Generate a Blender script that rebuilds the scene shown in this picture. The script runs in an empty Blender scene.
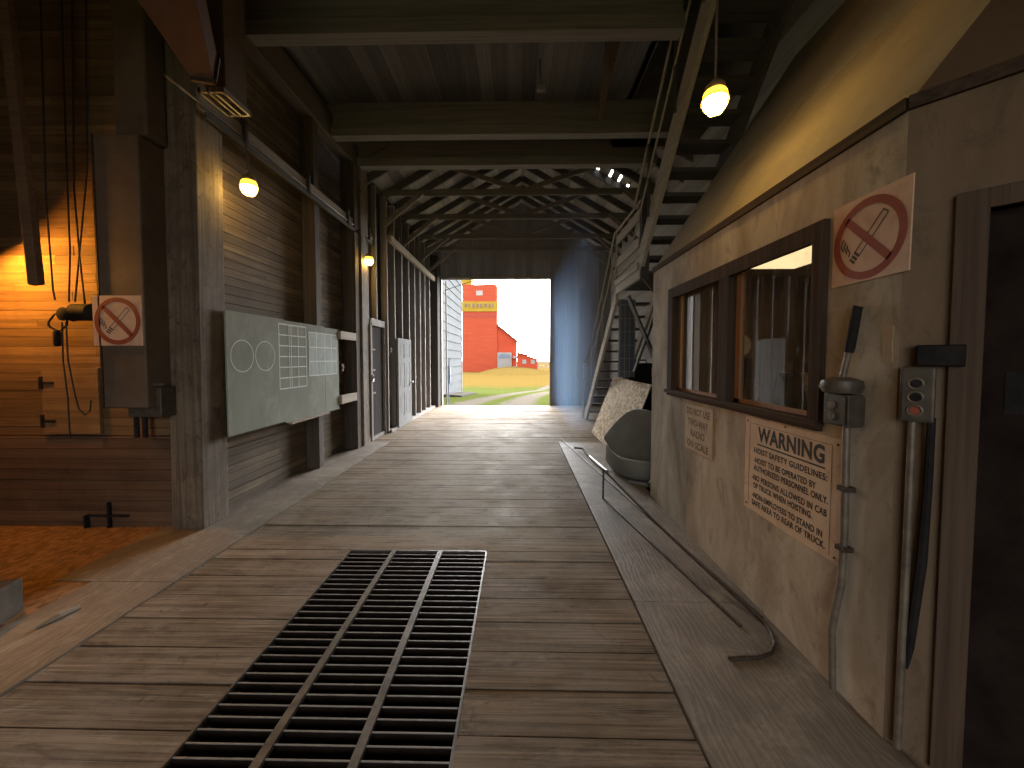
import bpy, bmesh, math, random
from mathutils import Vector, Matrix
random.seed(7)
S = bpy.context.scene
COL = S.collection
PI = math.pi
# ------------------------------------------------------------------ camera
FPX, EYE = 384.0, 1.6
PPY = 374.0                      # image row of the optical axis (the photo is cropped a little)
PITCH = math.atan2(PPY-358, FPX); YAW = math.atan2(7, FPX / math.cos(PITCH))
FW = Vector((-math.sin(YAW)*math.cos(PITCH), math.cos(YAW)*math.cos(PITCH), -math.sin(PITCH)))
RT = Vector((math.cos(YAW), math.sin(YAW), 0)); UP = RT.cross(FW)
CP = Vector((0, -.03, EYE))
cd = bpy.data.cameras.new('camera'); cam = bpy.data.objects.new('camera', cd); COL.objects.link(cam)
cd.sensor_width = 36; cd.lens = 36*FPX/1024; cd.clip_start = .05; cd.clip_end = 600
cam.matrix_world = Matrix(((RT.x, UP.x, -FW.x, 0), (RT.y, UP.y, -FW.y, 0), (RT.z, UP.z, -FW.z, EYE), (0, 0, 0, 1)))
cam.location = CP; cd.shift_y = -(384-PPY)/1024
S.camera = cam
def ray(x, y): return FW + RT*((x-512)/FPX) - UP*((y-PPY)/FPX)
def fl(x, y, z=0.0):
    d = ray(x, y); return CP + d*((z-EYE)/d.z)
def pX(x, y, X):
    d = ray(x, y); return CP + d*(X/d.x)
def pY(x, y, Y):
    d = ray(x, y); return CP + d*(Y/d.y)

# ------------------------------------------------------------------ materials
MATS = {}
def base_mat(name):
    m = bpy.data.materials.new(name); m.use_nodes = True
    nt = m.node_tree; b = nt.nodes['Principled BSDF']
    MATS[name] = m
    return m, nt, b
def ramp(nt, stops):
    r = nt.nodes.new('ShaderNodeValToRGB'); e = r.color_ramp.elements
    e[0].position, e[0].color = stops[0][0], (*stops[0][1], 1)
    e[1].position, e[1].color = stops[-1][0], (*stops[-1][1], 1)
    for p, c in stops[1:-1]:
        n = e.new(p); n.color = (*c, 1)
    return r
def mixc(nt, a, b, fac, mode='MIX'):
    n = nt.nodes.new('ShaderNodeMix'); n.data_type = 'RGBA'; n.blend_type = mode
    for s, v in ((6, a), (7, b), (0, fac)):
        if hasattr(v, 'is_output'): nt.links.new(v, n.inputs[s])
        elif s == 0: n.inputs[0].default_value = v
        else: n.inputs[s].default_value = (*v, 1)
    return n.outputs[2]
def noise(nt, vec, scale, detail=4, rough=.55, dist=0):
    n = nt.nodes.new('ShaderNodeTexNoise'); n.inputs['Scale'].default_value = scale
    n.inputs['Detail'].default_value = detail; n.inputs['Roughness'].default_value = rough; n.inputs['Distortion'].default_value = dist
    nt.links.new(vec, n.inputs['Vector']); return n.outputs[0]
def coords(nt, scale=(1, 1, 1), rnd=True):
    t = nt.nodes.new('ShaderNodeTexCoord'); mp = nt.nodes.new('ShaderNodeMapping')
    mp.inputs['Scale'].default_value = scale
    src = t.outputs['Object']
    if rnd:
        oi = nt.nodes.new('ShaderNodeObjectInfo'); ge = nt.nodes.new('ShaderNodeNewGeometry')
        ad = nt.nodes.new('ShaderNodeMath'); ad.operation = 'ADD'
        nt.links.new(oi.outputs['Random'], ad.inputs[0]); nt.links.new(ge.outputs['Random Per Island'], ad.inputs[1])
        vm = nt.nodes.new('ShaderNodeVectorMath'); vm.operation = 'SCALE'; vm.inputs[0].default_value = (17, 23, 31)
        nt.links.new(ad.outputs[0], vm.inputs['Scale'])
        va = nt.nodes.new('ShaderNodeVectorMath'); nt.links.new(src, va.inputs[0]); nt.links.new(vm.outputs[0], va.inputs[1])
        src = va.outputs[0]
    nt.links.new(src, mp.inputs['Vector']); return mp.outputs[0], t.outputs['Object']
def bump(nt, b, h, strength=.3, dist=.01):
    n = nt.nodes.new('ShaderNodeBump'); n.inputs['Strength'].default_value = strength; n.inputs['Distance'].default_value = dist
    nt.links.new(h, n.inputs['Height']); nt.links.new(n.outputs[0], b.inputs['Normal'])
def wood(name, dark, light, axis='X', rough=.75, vary=.5, dirt=None, dirt_amt=.5, bmp=.35, spec=.3, fine=34, rough2=None):
    m, nt, b = base_mat(name)
    sc = {'X': (.8, fine, fine), 'Y': (fine, .8, fine), 'Z': (fine, fine, .8)}[axis]
    v, obj = coords(nt, sc)
    g = noise(nt, v, 1.0, 6, .65, .6)
    mid = tuple((a+c)/2 for a, c in zip(dark, light))
    r = ramp(nt, [(.28, dark), (.5, mid), (.75, light)]); nt.links.new(g, r.inputs[0])
    c = r.outputs[0]
    if vary:
        ge = nt.nodes.new('ShaderNodeNewGeometry')
        rr = ramp(nt, [(0, (1-vary,)*3), (1, (1.0,)*3)]); nt.links.new(ge.outputs['Random Per Island'], rr.inputs[0])
        c = mixc(nt, c, rr.outputs[0], 1.0, 'MULTIPLY')
    if dirt:
        d = noise(nt, obj, 1.3, 6, .7, .4)
        dr = ramp(nt, [(.42, (0,)*3), (.68, (dirt_amt,)*3)]); nt.links.new(d, dr.inputs[0])
        c = mixc(nt, c, dirt, dr.outputs[0])
    nt.links.new(c, b.inputs['Base Color'])
    b.inputs['Roughness'].default_value = rough; b.inputs['Specular IOR Level'].default_value = spec
    if rough2 is not None:
        d2 = noise(nt, obj, 2.2, 6, .7)
        mr = nt.nodes.new('ShaderNodeMapRange'); mr.inputs[1].default_value = .35; mr.inputs[2].default_value = .65
        mr.inputs[3].default_value = rough2; mr.inputs[4].default_value = rough
        nt.links.new(d2, mr.inputs[0]); nt.links.new(mr.outputs[0], b.inputs['Roughness'])
    bump(nt, b, g, bmp, .006)
    return m
def mottled(name, stops, scale=3, rough=.8, metal=0, bmp=.2, spec=.3, detail=8, dist=.3, streak=None):
    m, nt, b = base_mat(name)
    v, obj = coords(nt, streak or (1, 1, 1), rnd=False)
    g = noise(nt, v, scale, detail, .65, dist)
    r = ramp(nt, stops); nt.links.new(g, r.inputs[0]); nt.links.new(r.outputs[0], b.inputs['Base Color'])
    b.inputs['Roughness'].default_value = rough; b.inputs['Metallic'].default_value = metal; b.inputs['Specular IOR Level'].default_value = spec
    if bmp:
        g2 = noise(nt, obj, scale*12, 4, .6)
        bump(nt, b, g2, bmp, .004)
    return m
def two(name, a, b2, **k): return mottled(name, [(.3, a), (.7, b2)], **k)
def emit(name, col, strength):
    m, nt, b = base_mat(name)
    b.inputs['Base Color'].default_value = (*col, 1); b.inputs['Emission Color'].default_value = (*col, 1); b.inputs['Emission Strength'].default_value = strength
    # faint glass mottling so the surface is not a flat tone
    v, o = coords(nt, rnd=False); g = noise(nt, v, 30, 2); r = ramp(nt, [(.2, tuple(x*.9 for x in col)), (.8, col)])
    nt.links.new(g, r.inputs[0]); nt.links.new(r.outputs[0], b.inputs['Emission Color'])
    return m
M = {}
M['plank'] = wood('floor_plank_wood', (.07, .05, .034), (.335, .258, .18), 'X', .9, .16, (.36, .31, .265), .5, 1.0, .05, 40, .62)
def brighten_and_scuff(m):
    nt = m.node_tree; b = nt.nodes['Principled BSDF']; src = b.inputs['Base Color'].links[0].from_socket
    tc = nt.nodes.new('ShaderNodeTexCoord'); sp = nt.nodes.new('ShaderNodeSeparateXYZ'); nt.links.new(tc.outputs['Object'], sp.inputs[0])
    def mr(v, a, c, d, e):
        q = nt.nodes.new('ShaderNodeMapRange'); q.interpolation_type = 'SMOOTHSTEP'
        for i, x in ((1, a), (2, c), (3, d), (4, e)): q.inputs[i].default_value = x
        nt.links.new(v, q.inputs[0]); return q.outputs[0]
    def mul(a, c):
        q = nt.nodes.new('ShaderNodeMath'); q.operation = 'MULTIPLY'; nt.links.new(a, q.inputs[0]); nt.links.new(c, q.inputs[1]); return q.outputs[0]
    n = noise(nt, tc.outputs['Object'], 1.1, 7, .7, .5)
    # paler tone painted along mid driveway to even out daylight falloff from the doorway
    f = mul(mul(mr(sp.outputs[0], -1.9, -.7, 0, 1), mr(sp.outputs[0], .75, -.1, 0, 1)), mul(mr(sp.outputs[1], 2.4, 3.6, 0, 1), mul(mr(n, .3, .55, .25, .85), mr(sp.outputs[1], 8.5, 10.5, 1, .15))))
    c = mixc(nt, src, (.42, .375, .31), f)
    n2 = noise(nt, tc.outputs['Object'], 6, 8, .75, 1.2)
    s = mr(n2, .56, .70, 0, .55)
    c = mixc(nt, c, (.05, .038, .03), s)
    nt.links.new(c, b.inputs['Base Color'])
brighten_and_scuff(M['plank'])
M['ply'] = None
M['board'] = wood('wall_board_wood', (.075, .055, .036), (.31, .235, .15), 'Y', .8, .45, (.07, .05, .035), .65, .8)
M['boardX'] = wood('alcove_board_wood', (.13, .075, .035), (.36, .22, .10), 'X', .75, .45, (.10, .06, .03), .5)
M['boarddark'] = wood('stained_board_wood', (.09, .05, .03), (.22, .13, .075), 'X', .8, .5, (.20, .13, .08), .4)
M['post'] = wood('post_wood', (.09, .07, .05), (.27, .21, .15), 'Z', .8, .2, (.05, .035, .025), .8, .5)
M['postshade'] = wood('shaded_post_wood', (.045, .036, .028), (.13, .10, .075), 'Z', .85, .2)  # post wood at half tone: the shade on these posts is in the colour
M['stud'] = wood('stud_wood', (.16, .14, .125), (.36, .32, .29), 'Z', .8, .3)
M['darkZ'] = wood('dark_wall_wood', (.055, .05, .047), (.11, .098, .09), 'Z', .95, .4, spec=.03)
M['darkX'] = wood('dark_beam_wood', (.17, .16, .15), (.33, .31, .285), 'X', .85, .4)
M['darkY'] = wood('dark_ceiling_wood', (.10, .096, .092), (.21, .20, .19), 'Y', .85, .5)
M['beamY'] = wood('long_beam_wood', (.09, .07, .055), (.22, .175, .135), 'Y', .85, .4)
M['railY'] = wood('pale_rail_wood', (.24, .19, .14), (.46, .38, .29), 'Y', .8, .3)
M['greyX'] = wood('grey_beam_wood', (.13, .122, .115), (.28, .26, .24), 'X', .85, .4)
M['roof'] = wood('roof_board_wood', (.2, .19, .18), (.46, .44, .42), 'Y', .85, .6)
M['rafter'] = wood('rafter_wood', (.08, .076, .072), (.17, .16, .15), 'X', .85, .4)
M['farwall'] = wood('far_wall_wood', (.17, .17, .178), (.34, .34, .355), 'Z', .85, .35)
M['palewall'] = wood('pale_wall_wood', (.30, .30, .30), (.46, .46, .45), 'Y', .85, .25)
M['stair'] = wood('stair_wood', (.045, .042, .04), (.10, .095, .09), 'X', .8, .3)
M['stringer'] = wood('stair_side_wood', (.26, .24, .20), (.44, .41, .36), 'Y', .8, .2)
M['panel'] = mottled('grimy_painted_panel', [(.22, (.15, .115, .078)), (.42, (.33, .27, .20)), (.58, (.46, .39, .30)), (.78, (.58, .51, .41))], 2.4, .8, 0, .4, .2, 9, .8, streak=(1, 1, .4))
M['panel2'] = mottled('brown_corner_panel', [(.25, (.085, .055, .034)), (.55, (.17, .115, .07)), (.8, (.24, .17, .11))], 2.2, .75, 0, .3, .3, streak=(1, 1, .35))
M['skirt'] = mottled('sloped_panel_paint', [(.25, (.17, .14, .10)), (.55, (.27, .225, .165)), (.8, (.34, .29, .22))], 1.3, .75, 0, .15, .3)
M['slopebrown'] = mottled('brown_slope_paint', [(.25, (.075, .042, .022)), (.55, (.125, .075, .042)), (.8, (.17, .11, .065))], 1.6, .8, 0, .15, .1)
M['slopegrey'] = mottled('grey_slope_paint', [(.25, (.17, .155, .13)), (.55, (.26, .235, .195)), (.8, (.32, .295, .25))], 1.3, .75, 0, .15, .3)
M['frame'] = wood('window_frame_wood', (.035, .023, .016), (.10, .068, .046), 'Y', .85, .1, spec=.1)
M['frameZ'] = wood('window_frame_upright_wood', (.03, .02, .014), (.085, .058, .04), 'Z', .85, .1, spec=.1)
M['sash'] = wood('sash_wood', (.20, .10, .05), (.36, .2, .11), 'Z', .6, .1)
M['doorwood'] = wood('side_door_frame_wood', (.05, .03, .02), (.13, .085, .055), 'Z', .7, .2)
M['steel'] = two('worn_steel', (.10, .092, .085), (.24, .22, .20), scale=14, rough=.42, metal=.7)
M['worn'] = two('worn_bar_edge', (.22, .20, .18), (.36, .33, .30), scale=14, rough=.5, metal=.4)
M['rust'] = two('rusty_rod', (.035, .025, .02), (.10, .075, .058), scale=25, rough=.55, metal=.5)
M['chrome'] = two('bright_steel', (.25, .25, .25), (.4, .4, .4), scale=20, rough=.4, metal=.8)
M['conduit'] = two('grimy_conduit', (.11, .09, .07), (.24, .20, .155), scale=12, rough=.5, metal=.4)
M['casing'] = two('brown_casing_paint', (.085, .06, .042), (.15, .11, .08), scale=3, rough=.6)
M['spout'] = two('red_brown_spout', (.08, .04, .027), (.15, .08, .055), scale=4, rough=.75)
M['grille'] = two('grey_grille', (.22, .2, .17), (.38, .35, .31), scale=10, rough=.5, metal=.3)
M['box'] = two('switch_box_metal', (.06, .05, .042), (.13, .11, .09), scale=18, rough=.45, metal=.3)
M['boxface'] = two('switch_face', (.055, .045, .034), (.10, .085, .065), scale=18, rough=.45, metal=.3)
M['black'] = two('dull_black', (.010, .009, .009), (.028, .025, .024), scale=12, rough=.75, spec=.12)
M['rubber'] = two('grey_trough', (.12, .125, .115), (.21, .215, .20), scale=3, rough=.5, spec=.4)
M['pit'] = two('pit_dark', (.012, .008, .006), (.03, .021, .017), scale=6, rough=.95, spec=.05)
M['green'] = mottled('chalkboard_paint', [(.25, (.19, .195, .16)), (.5, (.25, .26, .22)), (.8, (.33, .335, .29))], 1.8, .9, 0, .08, .12, streak=(1, 1, .5))
M['chalk'] = two('chalk_white', (.62, .64, .6), (.8, .82, .78), scale=40, rough=.9)
M['paintgrid'] = two('rubbed_chalk', (.30, .33, .31), (.42, .45, .43), scale=6, rough=.9)
M['paper'] = mottled('aged_sign_board', [(.2, (.38, .27, .175)), (.5, (.60, .455, .32)), (.8, (.72, .57, .42))], 5, .7, 0, .1)
M['paper2'] = mottled('old_sign_board', [(.2, (.30, .22, .14)), (.5, (.46, .35, .235)), (.8, (.56, .44, .31))], 6, .7, 0, .1)
M['signw'] = mottled('faded_notice', [(.2, (.42, .255, .17)), (.5, (.60, .40, .29)), (.8, (.72, .53, .40))], 5, .6, 0, .05)
M['ink'] = two('black_ink', (.02, .018, .016), (.06, .05, .042), scale=30, rough=.7)
M['inkfade'] = two('faded_ink', (.07, .052, .035), (.17, .125, .085), scale=30, rough=.7)
M['red'] = two('sign_red', (.23, .045, .028), (.32, .075, .045), scale=8, rough=.6)
M['doorwhite'] = two('white_door_paint', (.17, .17, .167), (.22, .22, .216), scale=4, rough=.85, spec=.08)
M['osb'] = None
M['lamp'] = emit('lamp_glass', (1.0, .62, .16), 20)
M['amber'] = emit('amber_collar_glass', (1.0, .50, .03), 1.1)
M['lampcap'] = two('lamp_cap_metal', (.25, .17, .06), (.45, .32, .13), scale=20, rough=.4, metal=.5)
M['tube'] = emit('fluorescent_lens', (1.0, .74, .40), .36)
M['wire'] = two('dark_wire', (.015, .012, .01), (.05, .04, .03), scale=30, rough=.6)
M['yellow'] = two('yellow_band_paint', (.20, .125, .005), (.25, .165, .01), scale=.8, rough=.8)
M['barn'] = mottled('red_elevator_siding', [(.25, (.22, .030, .010)), (.55, (.27, .040, .013)), (.8, (.29, .07, .028))], 1.2, .8, 0, 0, streak=(.15, .15, 3))
M['barn2'] = two('red_annex_siding', (.25, .030, .009), (.29, .039, .012), scale=.6, rough=.8)
M['barntext'] = two('faded_red_letters', (.2, .03, .018), (.24, .04, .026), scale=2, rough=.8)
M['offwhite'] = two('white_paint', (.17, .17, .163), (.22, .22, .21), scale=2, rough=.95, spec=0)
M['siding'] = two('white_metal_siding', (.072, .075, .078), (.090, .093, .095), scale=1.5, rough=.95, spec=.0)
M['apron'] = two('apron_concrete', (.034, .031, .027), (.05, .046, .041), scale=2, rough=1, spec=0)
M['slate'] = two('slate_blue', (.08, .10, .14), (.13, .15, .19), scale=3, rough=.6)
M['grey'] = two('weathered_grey', (.18, .17, .16), (.3, .29, .27), scale=4, rough=.8)
M['bulbcord'] = M['conduit']
M['concrete'] = two('grey_concrete', (.05, .038, .028), (.10, .08, .06), scale=7, rough=.9, bmp=.5)
M['panelling'] = wood('office_panelling', (.13, .085, .05), (.27, .175, .105), 'Z', .6, .5)
M['officewhite'] = two('office_cream', (.45, .40, .32), (.55, .49, .40), scale=3, rough=.7)

def make_ply():
    m, nt, b = base_mat('plywood_sheet')
    v, obj = coords(nt, (2.2, .55, 2.2))
    w = nt.nodes.new('ShaderNodeTexWave'); w.wave_type = 'BANDS'; w.bands_direction = 'X'
    w.inputs['Scale'].default_value = 4.2; w.inputs['Distortion'].default_value = 13; w.inputs['Detail'].default_value = 4; w.inputs['Detail Scale'].default_value = 1.4
    nt.links.new(v, w.inputs['Vector'])
    r = ramp(nt, [(.0, (.185, .148, .113)), (.6, (.215, .173, .132)), (1, (.25, .203, .157))]); nt.links.new(w.outputs[0], r.inputs[0])
    d = noise(nt, obj, 1.6, 6, .65)
    dr = ramp(nt, [(.35, (.62,)*3), (.65, (1.05,)*3)]); nt.links.new(d, dr.inputs[0])
    c = mixc(nt, r.outputs[0], dr.outputs[0], 1, 'MULTIPLY'); nt.links.new(c, b.inputs['Base Color'])
    b.inputs['Roughness'].default_value = .6
    bump(nt, b, w.outputs[0], .25, .004); return m
M['ply'] = make_ply()
def make_osb(name, cols, scale=26):
    m, nt, b = base_mat(name)
    v, obj = coords(nt, (1, .6, 1), rnd=False)
    vo = nt.nodes.new('ShaderNodeTexVoronoi'); vo.inputs['Scale'].default_value = scale; nt.links.new(v, vo.inputs['Vector'])
    sx = nt.nodes.new('ShaderNodeSeparateColor'); nt.links.new(vo.outputs['Color'], sx.inputs[0])
    r = ramp(nt, cols); nt.links.new(sx.outputs[0], r.inputs[0]); nt.links.new(r.outputs[0], b.inputs['Base Color'])
    b.inputs['Roughness'].default_value = .8; return m
M['osb'] = make_osb('chip_board', [(0, (.24, .17, .10)), (.5, (.44, .34, .23)), (1, (.68, .57, .43))])
M['dirtfloor'] = make_osb('chaff_strewn_floor', [(0, (.15, .075, .03)), (.5, (.24, .125, .055)), (1, (.34, .19, .09))], 34)

def grime(m, scale, lo, hi, col, amt, stretch=(1, 1, 1)):
    nt = m.node_tree; b = nt.nodes['Principled BSDF']; src = b.inputs['Base Color'].links[0].from_socket
    tc = nt.nodes.new('ShaderNodeTexCoord'); mp = nt.nodes.new('ShaderNodeMapping'); mp.inputs['Scale'].default_value = stretch
    nt.links.new(tc.outputs['Object'], mp.inputs['Vector'])
    n = noise(nt, mp.outputs[0], scale, 8, .72, .6)
    r = ramp(nt, [(lo, (0,)*3), (hi, (amt,)*3)]); nt.links.new(n, r.inputs[0])
    nt.links.new(mixc(nt, src, col, r.outputs[0]), b.inputs['Base Color'])
grime(M['plank'], 7, .52, .72, (.045, .034, .027), .75, (.35, 2.4, 1)); grime(M['plank'], 22, .60, .74, (.03, .024, .02), .6, (.5, 1.5, 1))
grime(M['plank'], 5, .60, .78, (.50, .46, .40), .5, (.5, 1.6, 1))
grime(M['panel'], 7, .55, .75, (.09, .065, .045), .7, (1, 1, .6)); grime(M['panel'], 30, .62, .72, (.05, .036, .026), .7)
grime(M['panel2'], 9, .55, .75, (.05, .032, .02), .6, (1, 1, .4))
grime(M['post'], 16, .56, .68, (.035, .026, .018), .8, (1, 1, .5)); grime(M['board'], 8, .58, .74, (.04, .03, .02), .8, (1, .22, 3))
grime(M['ply'], 3, .50, .72, (.42, .37, .30), .55); grime(M['ply'], 14, .60, .75, (.06, .045, .035), .6)
grime(M['skirt'], 10, .56, .76, (.12, .09, .06), .5); grime(M['green'], 5, .52, .75, (.42, .43, .39), .5, (1, 1, .6))
grime(M['boardX'], 8, .58, .74, (.06, .035, .018), .8, (.22, 1, 3)); grime(M['paper'], 9, .58, .78, (.26, .18, .11), .6); grime(M['paper2'], 9, .56, .76, (.18, .13, .08), .6); grime(M['signw'], 8, .58, .78, (.34, .2, .13), .5)
def make_glass():
    m = bpy.data.materials.new('window_glass'); m.use_nodes = True; nt = m.node_tree; nt.nodes.clear()
    o = nt.nodes.new('ShaderNodeOutputMaterial'); mx = nt.nodes.new('ShaderNodeMixShader')
    t = nt.nodes.new('ShaderNodeBsdfTransparent'); g = nt.nodes.new('ShaderNodeBsdfGlossy'); g.inputs['Roughness'].default_value = .0
    f = nt.nodes.new('ShaderNodeFresnel'); f.inputs['IOR'].default_value = 1.9
    d = nt.nodes.new('ShaderNodeBsdfDiffuse'); d.inputs['Color'].default_value = (.5, .45, .38, 1)
    tc = nt.nodes.new('ShaderNodeTexCoord'); n = noise(nt, tc.outputs['Object'], 9, 8, .7)
    rr = ramp(nt, [(.45, (.015,)*3), (.75, (.14,)*3)]); nt.links.new(n, rr.inputs[0])
    m2 = nt.nodes.new('ShaderNodeMixShader')
    t.inputs['Color'].default_value = (.9, .9, .88, 1)
    nt.links.new(rr.outputs[0], m2.inputs[0]); nt.links.new(t.outputs[0], m2.inputs[1]); nt.links.new(d.outputs[0], m2.inputs[2])
    ge = nt.nodes.new('ShaderNodeNewGeometry'); iv = nt.nodes.new('ShaderNodeMath'); iv.operation = 'SUBTRACT'; iv.inputs[0].default_value = 1; nt.links.new(ge.outputs['Backfacing'], iv.inputs[1])
    fm = nt.nodes.new('ShaderNodeMath'); fm.operation = 'MULTIPLY'; nt.links.new(f.outputs[0], fm.inputs[0]); nt.links.new(iv.outputs[0], fm.inputs[1])
    nt.links.new(fm.outputs[0], mx.inputs[0]); nt.links.new(m2.outputs[0], mx.inputs[1]); nt.links.new(g.outputs[0], mx.inputs[2])
    nt.links.new(mx.outputs[0], o.inputs[0]); return m
M['glass'] = make_glass()

def make_ground():
    m, nt, b = base_mat('field_ground')
    v, obj = coords(nt, (1, 1, 1), rnd=False)
    sp = nt.nodes.new('ShaderNodeSeparateXYZ'); nt.links.new(obj, sp.inputs[0])
    n1 = noise(nt, obj, .35, 6, .6); n2 = noise(nt, obj, 3.0, 5, .7)
    grass = ramp(nt, [(.3, (.017, .023, .005)), (.55, (.031, .036, .010)), (.8, (.046, .044, .018))]); nt.links.new(n2, grass.inputs[0])
    tan = ramp(nt, [(.3, (.038, .023, .006)), (.6, (.056, .038, .011)), (.8, (.068, .050, .019))]); nt.links.new(n2, tan.inputs[0])
    dirt = ramp(nt, [(.3, (.040, .034, .027)), (.7, (.060, .052, .043))]); nt.links.new(n2, dirt.inputs[0])
    # far field is dry and tawny: depends on where it grows
    def math_(op, a, c):
        q = nt.nodes.new('ShaderNodeMath'); q.operation = op
        for i, s in enumerate((a, c)):
            if hasattr(s, 'is_output'): nt.links.new(s, q.inputs[i])
            else: q.inputs[i].default_value = s
        return q.outputs[0]
    def smooth(val, lo, hi):
        q = nt.nodes.new('ShaderNodeMapRange'); q.interpolation_type = 'SMOOTHSTEP'; q.inputs[1].default_value = lo; q.inputs[2].default_value = hi
        nt.links.new(val, q.inputs[0]); return q.outputs[0]
    wob = math_('MULTIPLY', math_('SUBTRACT', n1, .5), 14)
    far = smooth(math_('ADD', sp.outputs[1], wob), 44, 52)
    c = mixc(nt, grass.outputs[0], tan.outputs[0], far)
    # two wheel ruts that leave the doorway and bend right
    def rut(x0, k, w):
        cx = math_('ADD', math_('MULTIPLY', math_('POWER', math_('MAXIMUM', math_('SUBTRACT', sp.outputs[1], 12), 0), 1.55), k), x0)
        dx = math_('ABSOLUTE', math_('SUBTRACT', math_('ADD', sp.outputs[0], math_('MULTIPLY', math_('SUBTRACT', n2, .5), 1.0)), cx), 0)
        q = smooth(dx, w, w*.45); return q
    def inv(lo, hi, val):
        q = nt.nodes.new('ShaderNodeMapRange'); q.interpolation_type = 'SMOOTHSTEP'; q.inputs[1].default_value = lo; q.inputs[2].default_value = hi
        q.inputs[3].default_value = 1; q.inputs[4].default_value = 0; nt.links.new(val, q.inputs[0]); return q.outputs[0]
    for x0, k, w in ((-2.0, .018, .75), (-.1, .020, .85)):
        cx = math_('ADD', math_('MULTIPLY', math_('POWER', math_('MAXIMUM', math_('SUBTRACT', sp.outputs[1], 12), 0), 1.6), k), x0)
        dx = math_('ABSOLUTE', math_('SUBTRACT', math_('ADD', sp.outputs[0], math_('MULTIPLY', math_('SUBTRACT', n2, .5), 1.0)), cx), 0)
        c = mixc(nt, c, dirt.outputs[0], inv(w*.4, w, dx))
    nt.links.new(c, b.inputs['Base Color']); b.inputs['Roughness'].default_value = 1; b.inputs['Specular IOR Level'].default_value = 0
    return m
M['ground'] = make_ground()

# ------------------------------------------------------------------ mesh helper
class MB:
    def __init__(s): s.bm = bmesh.new()
    def face(s, pts): return s.bm.faces.new([s.bm.verts.new(Vector(p)) for p in pts])
    def hexa(s, a, b):            # two quads (same winding) joined into a solid
        va = [s.bm.verts.new(Vector(p)) for p in a]; vb = [s.bm.verts.new(Vector(p)) for p in b]; n = len(va)
        s.bm.faces.new(va[::-1]); s.bm.faces.new(vb)
        for i in range(n): s.bm.faces.new((va[i], va[(i+1) % n], vb[(i+1) % n], vb[i]))
        return s
    def box(s, x0, x1, y0, y1, z0, z1):
        return s.hexa(((x0, y0, z0), (x1, y0, z0), (x1, y1, z0), (x0, y1, z0)), ((x0, y0, z1), (x1, y0, z1), (x1, y1, z1), (x0, y1, z1)))
    def bar(s, p, q, w, h, up=(0, 0, 1)):     # rectangular bar from p to q
        p, q = Vector(p), Vector(q); d = (q-p).normalized(); up = Vector(up)
        if abs(d.dot(up)) > .97: up = Vector((0, 1, 0))
        sd = d.cross(up).normalized(); u = sd.cross(d)
        o = [(-w/2, -h/2), (w/2, -h/2), (w/2, h/2), (-w/2, h/2)]
        return s.hexa([p+sd*a+u*b for a, b in o], [q+sd*a+u*b for a, b in o])
    def prism(s, pts, off):
        off = Vector(off); return s.hexa([Vector(p) for p in pts], [Vector(p)+off for p in pts])
    def tube(s, pts, r, n=8, closed=False):
        pts = [Vector(p) for p in pts]; rings = []; N = len(pts)
        ref = None
        for i, p in enumerate(pts):
            if closed: d = pts[(i+1) % N]-pts[i-1]
            else: d = (pts[min(i+1, N-1)]-pts[max(i-1, 0)])
            d.normalize()
            if ref is None:
                ref = Vector((0, 0, 1)) if abs(d.z) < .9 else Vector((1, 0, 0))
            sd = d.cross(ref).normalized(); u = sd.cross(d).normalized(); ref = u
            rr = r[i] if isinstance(r, (list, tuple)) else r
            rings.append([s.bm.verts.new(p+(sd*math.cos(t)+u*math.sin(t))*rr) for t in [2*PI*k/n for k in range(n)]])
        for i in range(N if closed else N-1):
            a, b = rings[i], rings[(i+1) % N]
            for k in range(n): s.bm.faces.new((a[k], a[(k+1) % n], b[(k+1) % n], b[k]))
        if not closed: s.bm.faces.new(rings[0][::-1]); s.bm.faces.new(rings[-1])
        return s
    def lathe(s, prof, c, n=20, axis='Z'):    # prof: (radius, height)
        rings = []; c = Vector(c)
        def mk(r, h, t):
            a, b = r*math.cos(t), r*math.sin(t)
            return c + {'Z': Vector((a, b, h)), 'X': Vector((h, a, b)), 'Y': Vector((a, h, b))}[axis]
        for r, h in prof:
            rings.append([s.bm.verts.new(mk(max(r, .0005), h, 2*PI*k/n)) for k in range(n)])
        for a, b in zip(rings, rings[1:]):
            for k in range(n): s.bm.faces.new((a[k], a[(k+1) % n], b[(k+1) % n], b[k]))
        s.bm.faces.new(rings[0][::-1]); s.bm.faces.new(rings[-1]); return s
    def build(s, name, mat, parent=None, base=None, bevel=0, smooth=False):
        bm = s.bm
        bmesh.ops.recalc_face_normals(bm, faces=bm.faces[:])
        off = parent['_w'] if parent is not None else (base if base is not None else (0, 0, 0))
        off = Vector(off)
        for v in bm.verts: v.co -= off
        me = bpy.data.meshes.new(name); bm.to_mesh(me); bm.free()
        if smooth:
            for p in me.polygons: p.use_smooth = True
            try: me.set_sharp_from_angle(angle=math.radians(40))
            except Exception: pass
        o = bpy.data.objects.new(name, me); COL.objects.link(o)
        me.materials.append(mat if not isinstance(mat, str) else M[mat])
        if bevel:
            b = o.modifiers.new('bevel', 'BEVEL'); b.width = bevel; b.segments = 2; b.limit_method = 'ANGLE'
        if parent is not None: o.parent = parent; WORLD[o.name] = tuple(off); o['_w'] = tuple(off)
        else: o.location = off; o['_w'] = tuple(off)
        return o
WORLD = {}
def child(parent, name, mb, mat, bevel=0, smooth=False):
    # a child shares the parent's base point as its own origin
    o = mb.build(name, mat, parent, None, bevel, smooth); o.location = (0, 0, 0); return o
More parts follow.
